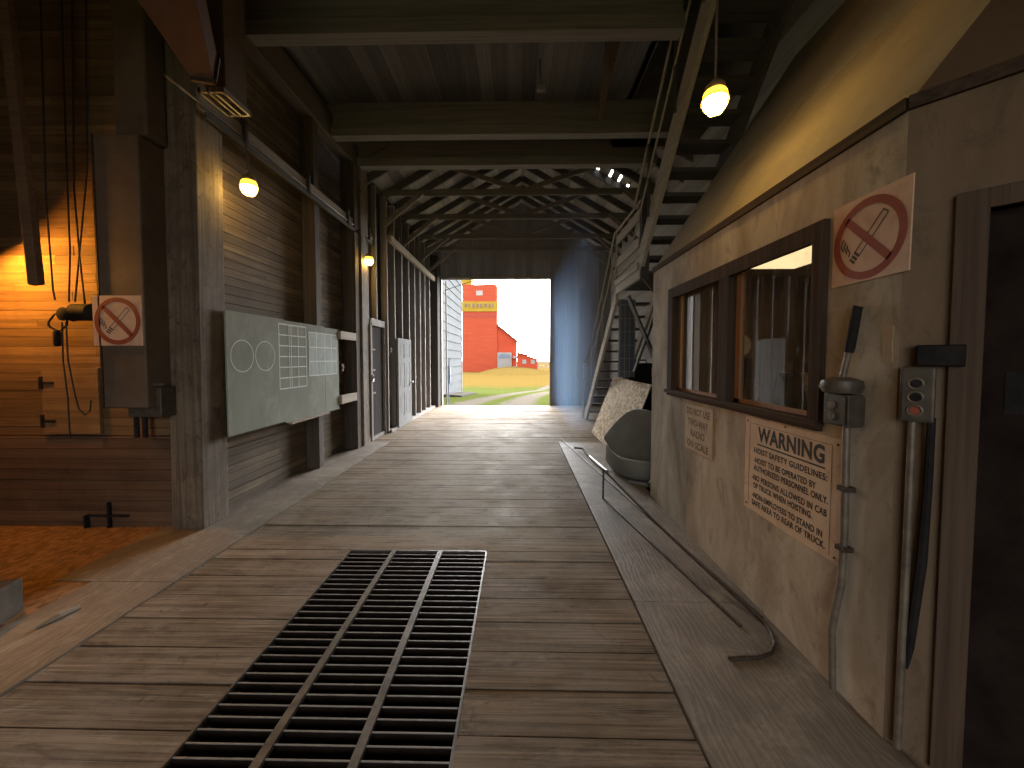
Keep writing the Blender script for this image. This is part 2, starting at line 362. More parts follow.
def thing(name, loc, label, cat, group=None):
    o = bpy.data.objects.new(name, None); COL.objects.link(o); o.location = loc; o.empty_display_size = .1
    o['_w'] = tuple(loc); tag(o, label, cat, group); return o
def tag(o, label, cat, group=None, kind=None):
    o['label'] = label; o['category'] = cat
    if group: o['group'] = group
    if kind: o['kind'] = kind
    return o
def single(name, mb, mat, base, label, cat, group=None, bevel=0, smooth=False):
    return tag(mb.build(name, mat, None, base, bevel, smooth), label, cat, group)
def struct(name, mb, mat, parent=None, bevel=0):
    o = mb.build(name, mat, parent, None, bevel)
    o['kind'] = 'structure'; return o
# drawing on a flat sign: 2-D shapes mapped to a plane
class Flat(MB):
    def __init__(s, o, r, u, t=.0006):
        super().__init__(); s.o, s.r, s.u = Vector(o), Vector(r).normalized(), Vector(u).normalized(); s.n = s.r.cross(s.u); s.t = t
    def at(s, x, y, z=0): return s.o+s.r*x+s.u*y+s.n*z
    def poly(s, pts): s.hexa([s.at(x, y) for x, y in pts], [s.at(x, y, s.t) for x, y in pts]); return s
    def line(s, pts, w):
        for (a, b), (c, d) in zip(pts, pts[1:]):
            L = math.hypot(c-a, d-b)
            if L < 1e-6: continue
            nx, ny = -(d-b)/L*w/2, (c-a)/L*w/2
            s.poly([(a+nx, b+ny), (a-nx, b-ny), (c-nx, d-ny), (c+nx, d+ny)])
        return s
    def ring(s, cx, cy, r0, r1, n=48):
        lo = [[s.bm.verts.new(s.at(cx+r*math.cos(2*PI*k/n), cy+r*math.sin(2*PI*k/n), z)) for k in range(n)] for r in (r0, r1) for z in (0, s.t)]
        a, b, c, d = lo
        for k in range(n):
            j = (k+1) % n
            for p, q in ((a, b), (b, d), (d, c), (c, a)): s.bm.faces.new((p[k], p[j], q[j], q[k]))
        return s
    def text(s, body, x, y, size, bold=.0, sx=1.0, space=1.0, maxw=None):
        cu = bpy.data.curves.new('lettering_source', 'FONT'); cu.body = body; cu.size = size; cu.offset = bold; cu.extrude = s.t/2
        cu.space_character = space; cu.resolution_u = 4
        ob = bpy.data.objects.new('lettering_source', cu); COL.objects.link(ob)
        bpy.context.view_layer.update()
        me = bpy.data.meshes.new_from_object(ob.evaluated_get(bpy.context.evaluated_depsgraph_get()))
        xs = [v.co.x for v in me.vertices]; w = max(xs)-min(xs); x0 = min(xs)
        if maxw: sx = maxw/w
        for v in me.vertices: v.co = s.at(x+(v.co.x-x0)*sx, y+v.co.y, v.co.z+s.t/2)
        s.bm.from_mesh(me); bpy.data.meshes.remove(me); bpy.data.objects.remove(ob); bpy.data.curves.remove(cu); return s

# ------------------------------------------------------------------ setting: floor
GX0, GX1, GY0, GY1 = -1.405, -.262, .2, 3.09
LX0, LX1 = -2.45, .745
f = MB(); y = 2.001-28*.2345
rnd = random.Random(3)
while y < 12.9:
    y1 = min(y+.2345, 12.9)
    if y < GY1 < y1 and y1-GY1 > .03 and GY1-y > .03: y1 = GY1
    if y1 > 7.2 > y: y1 = 7.2
    if GY1 < y < GY1+.1: y1 = y-(y-2.0) % .2345+.2345
    g = .0055; dz = rnd.uniform(-.006, 0)
    xr = LX1 if y < 7.2-1e-6 else 3.05
    j = lambda: rnd.uniform(-.008, .008)
    if GY0 <= y < GY1-1e-6: spans = [(LX0, GX0), (GX1, xr)]
    elif y >= 7.2-1e-6:
        m_ = rnd.uniform(-.8, 1.2); spans = [(LX0-.45, m_), (m_+.004, xr)]
    else: spans = [(LX0, xr)]
    for a, b in spans:
        t0, t1 = rnd.uniform(-.003, .003), rnd.uniform(-.003, .003)
        f.hexa(((a, y+g, -.06), (b, y+g, -.06), (b, y1-g, -.06), (a, y1-g, -.06)),
               ((a, y+g, dz+t0), (b, y+g, dz+t1), (b, y1-g, dz+t1), (a, y1-g, dz+t0)))
    y = y1
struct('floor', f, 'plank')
f = MB(); f.box(-7, GX0, -4.6, 13.1, -.12, -.065); f.box(GX1, 3.3, -4.6, 13.1, -.12, -.065); f.box(GX0, GX1, GY1, 13.1, -.12, -.065); f.box(GX0, GX1, -4.6, GY0, -.12, -.065)
struct('floor_underlay', f, 'pit')
f = MB(); y = -4.6
for y0, y1 in ((-4.6, -2.4), (-2.4, .05), (.05, 2.44), (2.44, 4.87), (4.87, 7.19)):
    f.box(LX1+.012, 1.56, y0+.003, y1-.003, -.06, .004)
    if y0 >= 4.4 or True: f.box(1.56, 3.05, y0+.003, y1-.003, -.06, .003) if y1 > 4.9 else None
struct('floor_plywood_right', f, 'ply')
f = MB()
for y0, y1 in ((-4.6, -2.2), (-2.2, .2), (.2, 2.6), (2.6, 5.0), (5.0, 7.2)):
    f.box(-3.35 if y0 > 2.55 else -3.05, LX0-.012, y0+.003, y1-.003, -.06, .004)
struct('floor_plywood_left', f, 'ply')
f = MB(); f.box(-6.6, -3.05, -.5, 2.6, -.06, -.002); f.box(-6.6, -3.36, 2.6, 3.5, -.06, -.002)
struct('floor_alcove', f, 'dirtfloor')
f = MB(); a = 1.3
f.box(GX0-.05, GX1+.05, GY0-.05, GY1+.05, -a-.05, -a)
for q in ((GX0-.05, GX0-.003, GY0-.05, GY1+.05), (GX1+.003, GX1+.05, GY0-.05, GY1+.05), (GX0-.05, GX1+.05, GY0-.05, GY0), (GX0-.05, GX1+.05, GY1+.003, GY1+.05)):
    f.box(*q, -a, -.065)
struct('floor_pit', f, 'pit')

# grate over the dump pit
g = thing('dump_grate', ((GX0+GX1)/2, 1.6, -.02), 'dark steel bar grate set into the plank floor over a pit', 'grate')
gb = MB()
gb.box(GX0, GX0+.012, GY0, GY1, -.07, .002); gb.box(GX1-.012, GX1, GY0, GY1, -.07, .002); gb.box(GX0, GX1, GY1-.012, GY1, -.07, .002); gb.box(GX0, GX1, GY0, GY0+.012, -.07, .002)
child(g, 'grate_frame', gb, 'steel')
for x in (-1.034, -.65):
    child(g, 'long_bar', MB().box(x-.019, x+.019, GY0+.012, GY1-.012, -.02, .006), 'steel')
k = 0; y = GY1-.058
while y > GY0+.03:
    cb_ = child(g, 'cross_bar', MB().box(GX0+.012, GX1-.012, y-.0026, y+.0026, -.045, -.010), 'pit')
    child(cb_, 'worn_edge', MB().box(GX0+.012, GX1-.012, y-.0027, y+.0027, -.010, -.006), 'worn')
    y -= .0595

# ------------------------------------------------------------------ setting: walls
def hboards(x0, x1, y0, y1, z0, z1, bw=.14, gap=.004, face='X', rr=None, th=.02):
    m = MB(); z = z0; r = rr or random.Random(5)
    while z < z1-.01:
        zz = min(z+bw*r.uniform(.93, 1.05), z1)
        # split lengthwise now and then
        if face == 'X':
            cut = r.uniform(y0+.2*(y1-y0), y1-.2*(y1-y0))
            for a, b in ((y0, cut-.001), (cut+.001, y1)):
                d = r.uniform(0, .004); m.box(x0, x1-d if x1 > x0 else x1, a, b, z, zz-gap)
        else:
            cut = r.uniform(x0+.2*(x1-x0), x1-.2*(x1-x0))
            for a, b in ((x0, cut-.001), (cut+.001, x1)):
                d = r.uniform(0, .004); m.box(a, b, y0+d, y1, z, zz-gap)
        z = zz
    return m
ZT = 5.51
struct('wall_left', hboards(-3.14, -3.08, 3.76, 6.95, 0, ZT, .092, gap=.006), 'board')
struct('wall_left_backing', MB().box(-3.2, -3.15, 3.56, 6.95, -.06, ZT), 'pit')
struct('wall_alcove', hboards(-6.6, -3.15, 3.5, 3.55, .87, ZT, .085, face='Y', gap=.003), 'boardX')
struct('wall_alcove_base', hboards(-6.6, -3.15, 3.485, 3.55, -.05, .865, .1, face='Y'), 'boarddark')
struct('wall_alcove_left', MB().box(-6.68, -6.6, -.5, 3.6, -.06, ZT), 'boarddark')
struct('wall_alcove_near', MB().box(-6.68, -2.95, -.6, -.5, -.06, ZT), 'boarddark')
struct('wall_left_near', MB().box(-3.1, -2.95, -4.6, -.6, -.06, ZT), 'board')
# far left stretch: dark boards behind bare studs
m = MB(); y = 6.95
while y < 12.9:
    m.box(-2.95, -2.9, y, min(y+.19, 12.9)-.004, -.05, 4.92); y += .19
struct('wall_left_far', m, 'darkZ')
# far end wall around the big doorway
DX0, DX1, DZ = -2.59, 1.035, 4.24
m = MB(); x = -2.95
while x < 3.1:
    x1 = min(x+.2, 3.1)
    for a, b, z0, z1 in ((x, min(x1, DX0), -.05, 7.3), (max(x, DX0), min(x1, DX1), DZ, 7.3), (max(x, DX1), x1, -.05, 7.3)):
        if b-a > .003: m.box(a, b-.003, 12.9, 12.97, z0, z1)
    x = x1
struct('wall_far', m, 'farwall')
m = MB(); m.box(-3.2, DX0-.02, 12.975, 13.03, -.05, 7.4); m.box(DX0-.02, DX1+.05, 12.975, 13.03, DZ+.02, 7.4); m.box(DX1+.05, 3.4, 12.975, 13.03, -.05, 7.4)
struct('wall_far_outside', m, 'farwall')
m = MB(); m.box(DX0-.03, DX0, 12.82, 13.05, 0, DZ); m.box(DX1, DX1+.09, 12.84, 13.05, 0, DZ); m.box(DX0-.03, DX1+.09, 12.84, 13.05, DZ, DZ+.06)
struct('trim_1', m, 'stud')
struct('wall_right_far', hboards(3.05, 3.1, 4.42, 12.95, 0, 5.3, .16, face='X'), 'palewall')
struct('wall_right_upper', hboards(3.05, 3.1, 1.5, 4.42, 4.9, 5.3, .16, face='X'), 'palewall')
struct('trim_2', MB().box(2.0, 2.22, 12.84, 12.9, 0, 3.9), 'stud')

# ceiling over the near part, tie beams, roof over the far part
m = MB(); x = -3.36
while x < 1.7:
    m.box(x, min(x+.2, 1.72)-.004, -4.6, 6.95, 5.50, 5.56); x += .2
struct('ceiling', m, 'darkY')
struct('ceiling_deck', MB().box(-3.4, 1.7, -4.65, 6.98, 5.565, 5.62), 'darkY')
m = MB(); m.box(-3.1, -2.4, -4.72, -4.62, -.1, 5.7); m.box(-2.4, 1.3, -4.72, -4.62, 4.0, 5.7); m.box(1.3, 3.5, -4.72, -4.62, -.1, 5.7)
struct('wall_near', m, 'farwall')
m = MB(); m.box(1.7, 3.5, -4.6, 6.95, 7.6, 7.7); m.box(1.62, 1.7, -4.6, 6.9, 5.5, 7.6); m.box(1.62, 3.5, 6.9, 6.98, 5.3, 7.6); m.hexa([(1.6, 6.92, 5.75), (3.4, 6.92, 4.85), (3.4, 6.92, 5.9), (1.6, 6.92, 5.9)], [(1.6, 6.98, 5.75), (3.4, 6.98, 4.85), (3.4, 6.98, 5.9), (1.6, 6.98, 5.9)]); 
struct('ceiling_alcove', MB().box(-6.68, -3.36, -.7, 3.6, 5.45, 5.51), 'darkX'); m.box(1.7, 3.5, -4.68, -4.6, 2.6, 7.6); 
struct('ceiling_upper', m, 'darkX')
struct('wall_right_outer', MB().box(3.4, 3.5, -4.7, 7.05, 2.5, 7.6).box(3.1, 3.5, 6.98, 7.05, -.05, 7.6).box(3.1, 3.5, 4.4, 6.98, 0, 2.5).box(3.12, 3.18, 4.4, 13, -.1, 5.4), 'darkX')
struct('wall_left_outer', MB().box(-3.3, -3.25, 3.6, 13.0, -.1, 5.6), 'darkX')
struct('wall_alcove_outer', MB().box(-6.7, -3.24, 3.56, 3.6, -.1, 5.5), 'darkX')
BEAMS = [(2.3, 'dark tie beam over the grate, nearest the camera'), (4.12, 'dark tie beam along the top edge of the picture'), (5.95, 'dark tie beam second across the ceiling, before the roof opens'), (6.88, 'dark tie beam at the edge where the gable roof begins')]
for y, lab in BEAMS[1:]:
    t = thing('tie_beam', (0, y, 5.05), lab, 'beam', 'tie beams under the ceiling')
    child(t, 'beam_plank', MB().box(-2.95, 2.4 if y > 5 else 1.7, y+.02, y+.07, 5.145, 5.50), 'darkX')
    child(t, 'bottom_timber', MB().box(-2.95, 2.4 if y > 5 else 1.7, y-.04, y+.12, 4.98, 5.14), 'greyX', .006)
single('wall_plate', MB().box(-3.05, -2.86, 1.0, 12.8, 4.97, 5.34), 'beamY', (-2.95, 5, 5.02), 'long timber plate running along the top of the left wall', 'beam')
# gable roof, ridge along Y
RX, RZ, EZ = .08, 6.64, 4.90
def roof_z(X): return EZ + (RZ-EZ)*(3.1-X)/(3.1-RX) if X > RX else EZ + (RZ-EZ)*(X+2.95)/(RX+2.95)
def on_roof(x, y):
    d = ray(x, y); k = (RZ-EZ)/(3.1-RX)
    t = (EZ+.1+3.1*k-EYE)/(d.z+d.x*k); return CP+d*t
slits = []
for (xa, ya), (xb, yb), w in (((599.5, 166), (595, 176), .06), ((613, 170.5), (608.5, 179), .05), ((622, 175.5), (617.5, 183), .05), ((629, 185), (626, 188.5), .05)):
    A, B = on_roof(xa, ya), on_roof(xb, yb); X = (A.x+B.x)/2; slits.append((X-w/2, X+w/2, min(A.y, B.y), max(A.y, B.y)))
k = (RZ-EZ)/(3.1-RX)
m = MB()
def rq(x0, x1, y0, y1):
    m.hexa([(x0, y0, roof_z(x0)+.1), (x1, y0, roof_z(x1)+.1), (x1, y1, roof_z(x1)+.1), (x0, y1, roof_z(x0)+.1)], [(x0, y0, roof_z(x0)+.13), (x1, y0, roof_z(x1)+.13), (x1, y1, roof_z(x1)+.13), (x0, y1, roof_z(x0)+.13)])
# boards lie along Y; a slit is a place where two boards have parted
xs = sorted({RX, 3.15} | {v for s_ in slits for v in s_[:2]})
for x0, x1 in zip(xs, xs[1:]):
    mid = (x0+x1)/2
    cut = [s_ for s_ in slits if s_[0] < mid < s_[1]]
    if cut:
        rq(x0, x1, 6.9, cut[0][2]); rq(x0, x1, cut[0][3], 13.2)
    else:
        n = max(1, round((x1-x0)/.2))
        for i in range(n): rq(x0+(x1-x0)*i/n, x0+(x1-x0)*(i+1)/n, 6.9, 13.2)
n = 15
for i in range(n):
    a = -3.0+(RX+3.0)*i/n; b = -3.0+(RX+3.0)*(i+1)/n; rq(a, b, 6.9, 13.2)
struct('ceiling_roof', m, 'roof')
def rafter(y, side, w=.05, h=.16):
    a = (RX, y, RZ); b = (3.1, y, EZ) if side > 0 else (-2.95, y, EZ)
    return MB().bar((a[0], y, a[2]+.02), (b[0], y, b[2]+.02), w, h, (0, 0, 1))
TR = [(8.1, 'nearest of the four roof trusses past the last tie beam'), (9.46, 'second roof truss past the last tie beam'), (11.0, 'third roof truss, one short of the far wall'), (12.2, 'farthest roof truss, just before the far wall')]
for y, lab in TR:
    t = thing('roof_truss', (0, y, 5.0), lab, 'truss', 'trusses under the gable roof')
    child(t, 'bottom_chord', MB().box(-2.9, 3.05, y-.04, y, 4.97, 5.10), 'greyX')
    child(t, 'rafter', rafter(y, 1), 'rafter'); child(t, 'rafter', rafter(y, -1), 'rafter')
    for sx, c in ((-1, -2.95), (1, 3.1)):
        child(t, 'web_brace', MB().bar((RX+.05*sx, y+.03, 5.1), (RX+(c-RX)*.55, y+.03, roof_z(RX+(c-RX)*.55)-.05), .03, .1, (0, 0, 1)), 'stud')
        child(t, 'knee_brace', MB().bar((c-sx*.12, y-.06, 4.35), (c-sx*.95, y-.06, 5.03), .04, .09, (0, 0, 1)), 'stud')
for y in (7.3, 8.75, 10.2, 11.6):
    t = thing('common_rafter', (RX, y, 5.0), 'pair of plain rafters without a bottom chord under the far gable roof', 'rafter', 'plain rafters between the trusses')
    child(t, 'rafter', rafter(y, 1), 'rafter'); child(t, 'rafter', rafter(y, -1), 'rafter')
m = MB(); m.hexa([(-3.2, 6.92, 5.46), (3.3, 6.92, 5.46), (RX, 6.92, RZ+.3)], [(-3.2, 6.98, 5.46), (3.3, 6.98, 5.46), (RX, 6.98, RZ+.3)])
struct('wall_gable', m, 'darkX')

# ------------------------------------------------------------------ left wall: posts, chalkboard, rails
single('timber_post', MB().hexa([(-3.235, 3.43, 0), (-2.94, 3.43, 0), (-2.94, 3.75, 0), (-3.235, 3.75, 0)], [(-3.17, 3.43, 4.96), (-2.875, 3.43, 4.96), (-2.875, 3.75, 4.96), (-3.17, 3.75, 4.96)]), 'post', (-3.09, 3.59, 0), 'thick weathered timber post at the corner of the orange-lit alcove', 'post', None, .012)
single('timber_post', MB().box(-3.075, -2.885, 5.42, 5.56, 0, 4.96), 'postshade', (-3.05, 5.5, 0), 'timber post behind the right half of the chalkboard', 'post', None, .008)
single('timber_post', MB().box(-3.075, -2.83, 6.62, 6.78, 0, 4.96), 'postshade', (-3.05, 6.7, 0), 'shaded timber post right of the chalkboard where the two pale girts end', 'post', None, .008)
single('timber_post', MB().box(-2.95, -2.80, 6.82, 7.14, 0, 4.96), 'post', (-2.87, 7, 0), 'timber post lit orange by the small lamp beside the screen door', 'post', None, .008)
CX = -2.868
def bY(x, yy): p = pX(x, yy, CX); return p.y, p.z
cb = thing('chalkboard', (-2.87, 5.0, .8), 'wide grey green chalkboard with two circles and a ruled grid', 'chalkboard')
m = MB()
m.box(CX-.016, CX, 3.69, 4.62, .82, 2.07); m.box(CX-.016, CX-.002, 4.623, 5.6, .80, 2.06); m.box(CX-.016, CX-.001, 5.603, 6.03, .79, 2.05)
child(cb, 'board_sheet', m, 'green')
O = (CX+.0005, 0, 0)
fa = Flat(O, (0, 1, 0), (0, 0, 1))
def fc(px, py): p = pX(px, py, CX); return p.y, p.z
for (cx, cy, rx) in ((242.5, 356, 11.2), (265.5, 356, 9.8)):
    yy, zz = fc(cx, cy); r_ = .168
    fa.ring(yy, zz, r_-.008, r_)
child(cb, 'chalk_circle', fa, 'chalk')
fa = Flat(O, (0, 1, 0), (0, 0, 1))
gy0, gz1 = fc(278.5, 323.5); gy1, gz0 = fc(307, 388); gz0 = fc(278.5, 389.5)[1]
n = 6
for i in range(n+1):
    z = gz0+(gz1-gz0)*i/n; fa.line([(gy0, z), (gy1, z)], .013)
for q in (0, .35, .42, .68, 1): fa.line([(gy0+(gy1-gy0)*q, gz0), (gy0+(gy1-gy0)*q, gz1)], .013)
child(cb, 'chalk_grid', fa, 'chalk')
fa = Flat(O, (0, 1, 0), (0, 0, 1)); y0, z1 = fc(308.5, 332); y1, _ = fc(336, 335); z0 = fc(308.5, 376)[1]
fa.poly([(y0, z0), (y1, z0), (y1, z1), (y0, z1)])
child(cb, 'rubbed_patch', fa, 'paintgrid')
fa = Flat((CX+.0012, 0, 0), (0, 1, 0), (0, 0, 1))
for q in (0, .33, .66, 1): fa.line([(y0, z0+(z1-z0)*q), (y1, z0+(z1-z0)*q)], .010)
for q in (0, .25, .55, .8, 1): fa.line([(y0+(y1-y0)*q, z0), (y0+(y1-y0)*q, z1)], .010)
child(cb, 'chalk_grid', fa, 'chalk')
child(cb, 'chalk_tray', MB().box(CX, CX+.05, 4.66, 5.62, .775, .80), 'railY')
single('girt', MB().box(-2.885, -2.83, 6.04, 6.62, 1.90, 2.03), 'railY', (-2.86, 6.5, 1.9), 'pale horizontal girt at the top right corner of the chalkboard', 'girt', None, .004)
single('girt', MB().box(-2.885, -2.83, 6.04, 6.62, .86, 1.0), 'railY', (-2.86, 6.5, .86), 'pale horizontal girt at the lower right corner of the chalkboard', 'girt', None, .004)
t = thing('door_track', (-2.9, 5.5, 3.9), 'long pale timber track above the chalkboard, with a conduit along it', 'track')
child(t, 'track_board', MB().box(-2.94, -2.86, 3.45, 7.55, 3.84, 4.0), 'railY', .006)
child(t, 'conduit', MB().tube([(-2.845, 3.1, 3.87), (-2.845, 4, 3.88), (-2.845, 5.5, 3.87), (-2.845, 7.5, 3.9)], .012), 'conduit')
child(t, 'lower_rail', MB().box(-2.86, -2.83, 3.5, 7.5, 3.78, 3.83), 'darkY')
for yb in (4.0, 5.2, 6.4, 7.3):
    child(t, 'track_bracket', MB().box(-2.88, -2.82, yb-.02, yb+.02, 3.8, 4.06), 'rust')
t = thing('door_track', (-2.75, 10, 4.1), 'pale timber track over the bare studs near the big doorway', 'track')
child(t, 'track_board', MB().box(-2.78, -2.70, 8.15, 12.5, 4.06, 4.2), 'railY', .006)
for yb in (8.3, 8.7, 9.1, 10.8, 12.2):
    child(t, 'track_bracket', MB().box(-2.80, -2.69, yb-.03, yb+.03, 4.2, 4.32), 'stud')
# bare studs
names = ['first bare stud beside the screen door', 'bare stud at the hinge side of the white panelled door', 'bare stud rising behind the white panelled door',
         'first bare stud past the white panelled door', 'second bare stud past the white panelled door', 'third bare stud past the white panelled door',
         'fourth bare stud past the white panelled door', 'last bare stud before the big doorway corner']
for y, lab in zip((8.06, 8.55, 9.08, 9.66, 10.2, 10.75, 11.3, 11.9), names):
    single('wall_stud', MB().box(-2.9, -2.765, y-.025, y+.025, .02, 4.96), 'stud', (-2.83, y, 0), lab, 'stud', 'bare studs of the left wall')
single('wall_stud', MB().box(-2.9, -2.80, 7.52, 7.57, 2.36, 4.96), 'stud', (-2.85, 7.55, 2.36), 'short stud standing over the screen door lintel', 'stud', 'bare studs of the left wall')
struct('baseboard_left', MB().box(-2.9, -2.72, 8.1, 12.8, 0, .06), 'stud')
single('corner_post', MB().box(-2.9, -2.63, 12.4, 12.82, 0, 4.9), 'darkZ', (-2.8, 12.6, 0), 'dark corner post beside the big doorway', 'post')
# screen door
t = thing('screen_door', (-2.86, 7.6, 0), 'dark door in a pale wooden frame left of the white door', 'door')
m = MB(); m.box(-2.87, -2.80, 7.2, 7.27, 0, 2.3); m.box(-2.87, -2.80, 7.95, 8.02, 0, 2.3); m.box(-2.87, -2.80, 7.2, 8.02, 2.23, 2.36); m.box(-2.87, -2.82, 7.27, 7.95, 0, .07)
child(t, 'door_frame', m, 'stud')
child(t, 'door_panel', MB().box(-2.875, -2.85, 7.27, 7.95, .07, 2.23), 'darkZ')
m = MB()
for z in (.9, 1.35, 1.75): m.box(-2.85, -2.83, 7.28, 7.5, z, z+.03)
child(t, 'strap', m, 'stud')
child(t, 'latch', MB().box(-2.80, -2.77, 7.21, 7.25, 1.15, 1.28).tube([(-2.78, 7.23, 1.3), (-2.75, 7.2, 1.25), (-2.78, 7.23, 1.2)], .012), 'chrome')
single('conduit_pipe', MB().tube([(-2.79, 7.13, .1), (-2.79, 7.13, 1.1), (-2.79, 7.12, 2.2), (-2.80, 7.2, 2.33), (-2.80, 7.35, 2.36)], .014), 'conduit', (-2.79, 7.13, .1), 'thin grey conduit running up beside the screen door', 'conduit', smooth=True)
# white six-panel door leaning on the studs
t = thing('panelled_door', (-2.74, 9.0, 0), 'white six panelled door standing against the bare studs', 'door')
P0, P1 = fl(398.5, 429), fl(411, 421.5)
ya, yb, X = P0.y, P1.y, -2.70
leaf = child(t, 'door_leaf', MB().box(X-.045, X-.008, ya, yb, .03, 2.05), 'doorwhite')
W = yb-ya
m = MB()
for a, b in ((0, .13), (.44, .56), (.87, 1)): m.box(X-.008, X, ya+W*a, ya+W*b, .03, 2.05)
for a, b in ((.03, .26), (.78, .9), (1.48, 1.6), (1.93, 2.05)):
    for c, d in ((.13, .44), (.56, .87)): m.box(X-.008, X, ya+W*c, ya+W*d, a, b)
child(t, 'rails_and_stiles', m, 'doorwhite')
for a in (.16, .59):
    for z0, z1 in ((.32, .72), (.96, 1.42), (1.65, 1.88)):
        child(leaf, 'raised_panel', MB().box(X-.008, X-.003, ya+W*a, ya+W*(a+.25), z0, z1), 'doorwhite', .003)
child(leaf, 'knob', MB().lathe([(.012, 0), (.012, .03), (.03, .035), (.03, .06), (.01, .07)], (X, yb-.07, 1.0), 12, 'X'), 'chrome', smooth=True)
# small switch by the white door
single('wall_switch', MB().box(-2.775, -2.755, 8.2, 8.27, 1.72, 1.82).box(-2.755, -2.745, 8.225, 8.245, 1.75, 1.79).box(-2.9, -2.775, 8.22, 8.25, 1.76, 1.78), 'doorwhite', (-2.77, 8.23, 1.7), 'small white switch box left of the white panelled door', 'switch')
single('wall_switch', MB().box(-2.96, -2.935, 6.3, 6.36, 1.38, 1.5).box(-2.935, -2.925, 6.315, 6.345, 1.42, 1.46).box(-3.08, -2.96, 6.32, 6.34, 1.43, 1.45), 'railY', (-2.95, 6.33, 1.38), 'pale switch plate in the dark gap right of the chalkboard', 'switch')

# lamps ------------------------------------------------------------
def lamp(loc, label, top, strength_mat='lamp', arm=None):
    x, y, z = loc
    t = thing('jar_lamp', (x, y, z), label, 'lamp', 'yellow jar lamps')
    child(t, 'globe', MB().lathe([(.012, -.075), (.045, -.065), (.068, -.03), (.074, .01), (.068, .05), (.05, .07), (.02, .075)], loc, 20), strength_mat, smooth=True)
    child(t, 'collar', MB().lathe([(.076, .012), (.0765, .03), (.071, .055), (.055, .075), (.05, .075)], loc, 20), 'amber', smooth=True)
    child(t, 'cap', MB().lathe([(.06, .062), (.066, .075), (.062, .10), (.035, .125), (.018, .14)], loc, 18), 'lampcap', smooth=True)
    cg = MB()
    for a in range(4):
        th = a*PI/4+.3
        pts = []
        for s_ in range(13):
            ph = -PI*.5+PI*(s_/12)
            pts.append((x+.084*math.sin(ph*2*.5)*math.cos(th)*1.0, y+.084*math.sin(ph)*math.sin(th), z-.0+.02-.105*math.cos(ph)))
        cg.tube(pts, .0022, 5)
    cg.tube([(x+.08*math.cos(2*PI*q/16), y+.08*math.sin(2*PI*q/16), z+.02) for q in range(16)], .0025, 5, closed=True)
    child(t, 'cage', cg, 'lampcap')
    pts = [(x, y, z+.13)]+(arm or [])+[top]
    child(t, 'hanging_conduit', MB().tube(pts, .008, 8), 'conduit', smooth=True)
    return t
L1, L2, L3 = [tuple(pY(*q)) for q in ((249, 188, 3.92), (369, 261, 6.98), (715, 102, 2.6))]
lamp(L1, 'yellow jar lamp hanging over the left end of the chalkboard', (-2.845, 3.95, 3.88), arm=[(L1[0], L1[1], L1[2]+.3), (-2.8, 3.94, 3.8)])
lamp(L2, 'small orange jar lamp in front of the post by the screen door', (-2.85, 7.02, 3.86), arm=[(L2[0]-.02, 6.98, L2[2]+.25), (-2.78, 7.0, 3.8)])
lamp(L3, 'yellow jar lamp hanging from the ceiling beneath the upper stairs', (L3[0], L3[1], 5.5), arm=[(L3[0], L3[1], 4.2)])
lamp((-2.6, -1.6, 3.35), 'unseen yellow jar lamp on the left behind the camera, warming the near floor', (-2.6, -1.6, 5.5))  # unseen lamp, put in behind the camera to warm the near floor

# ------------------------------------------------------------------ alcove things
t = thing('leg_casing', (-3.37, 3.35, 1.17), 'dark brown casing box on the alcove wall carrying a no smoking sign', 'casing')
child(t, 'casing_body', MB().box(-3.575, -3.19, 3.2, 3.5, 1.17, 3.47), 'casing', .01)
child(t, 'upper_duct', MB().box(-3.40, -3.13, 3.22, 3.42, 3.47, 5.55), 'casing', .02)
child(t, 'corner_strip', MB().box(-3.58, -3.565, 3.19, 3.2, 1.17, 3.47), 'rust')
sg = child(t, 'slide_gate', MB().box(-3.45, -3.15, 3.28, 3.46, 1.08, 1.34), 'box', .006)
child(sg, 'gate_handle', MB().tube([(-3.46, 3.26, 1.37), (-3.10, 3.26, 1.37)], .012), 'conduit', smooth=True)
for x in (-3.5, -3.42): child(t, 'stub_pipe', MB().tube([(x, 3.4, .87), (x, 3.4, 1.17)], .02), 'black', smooth=True)
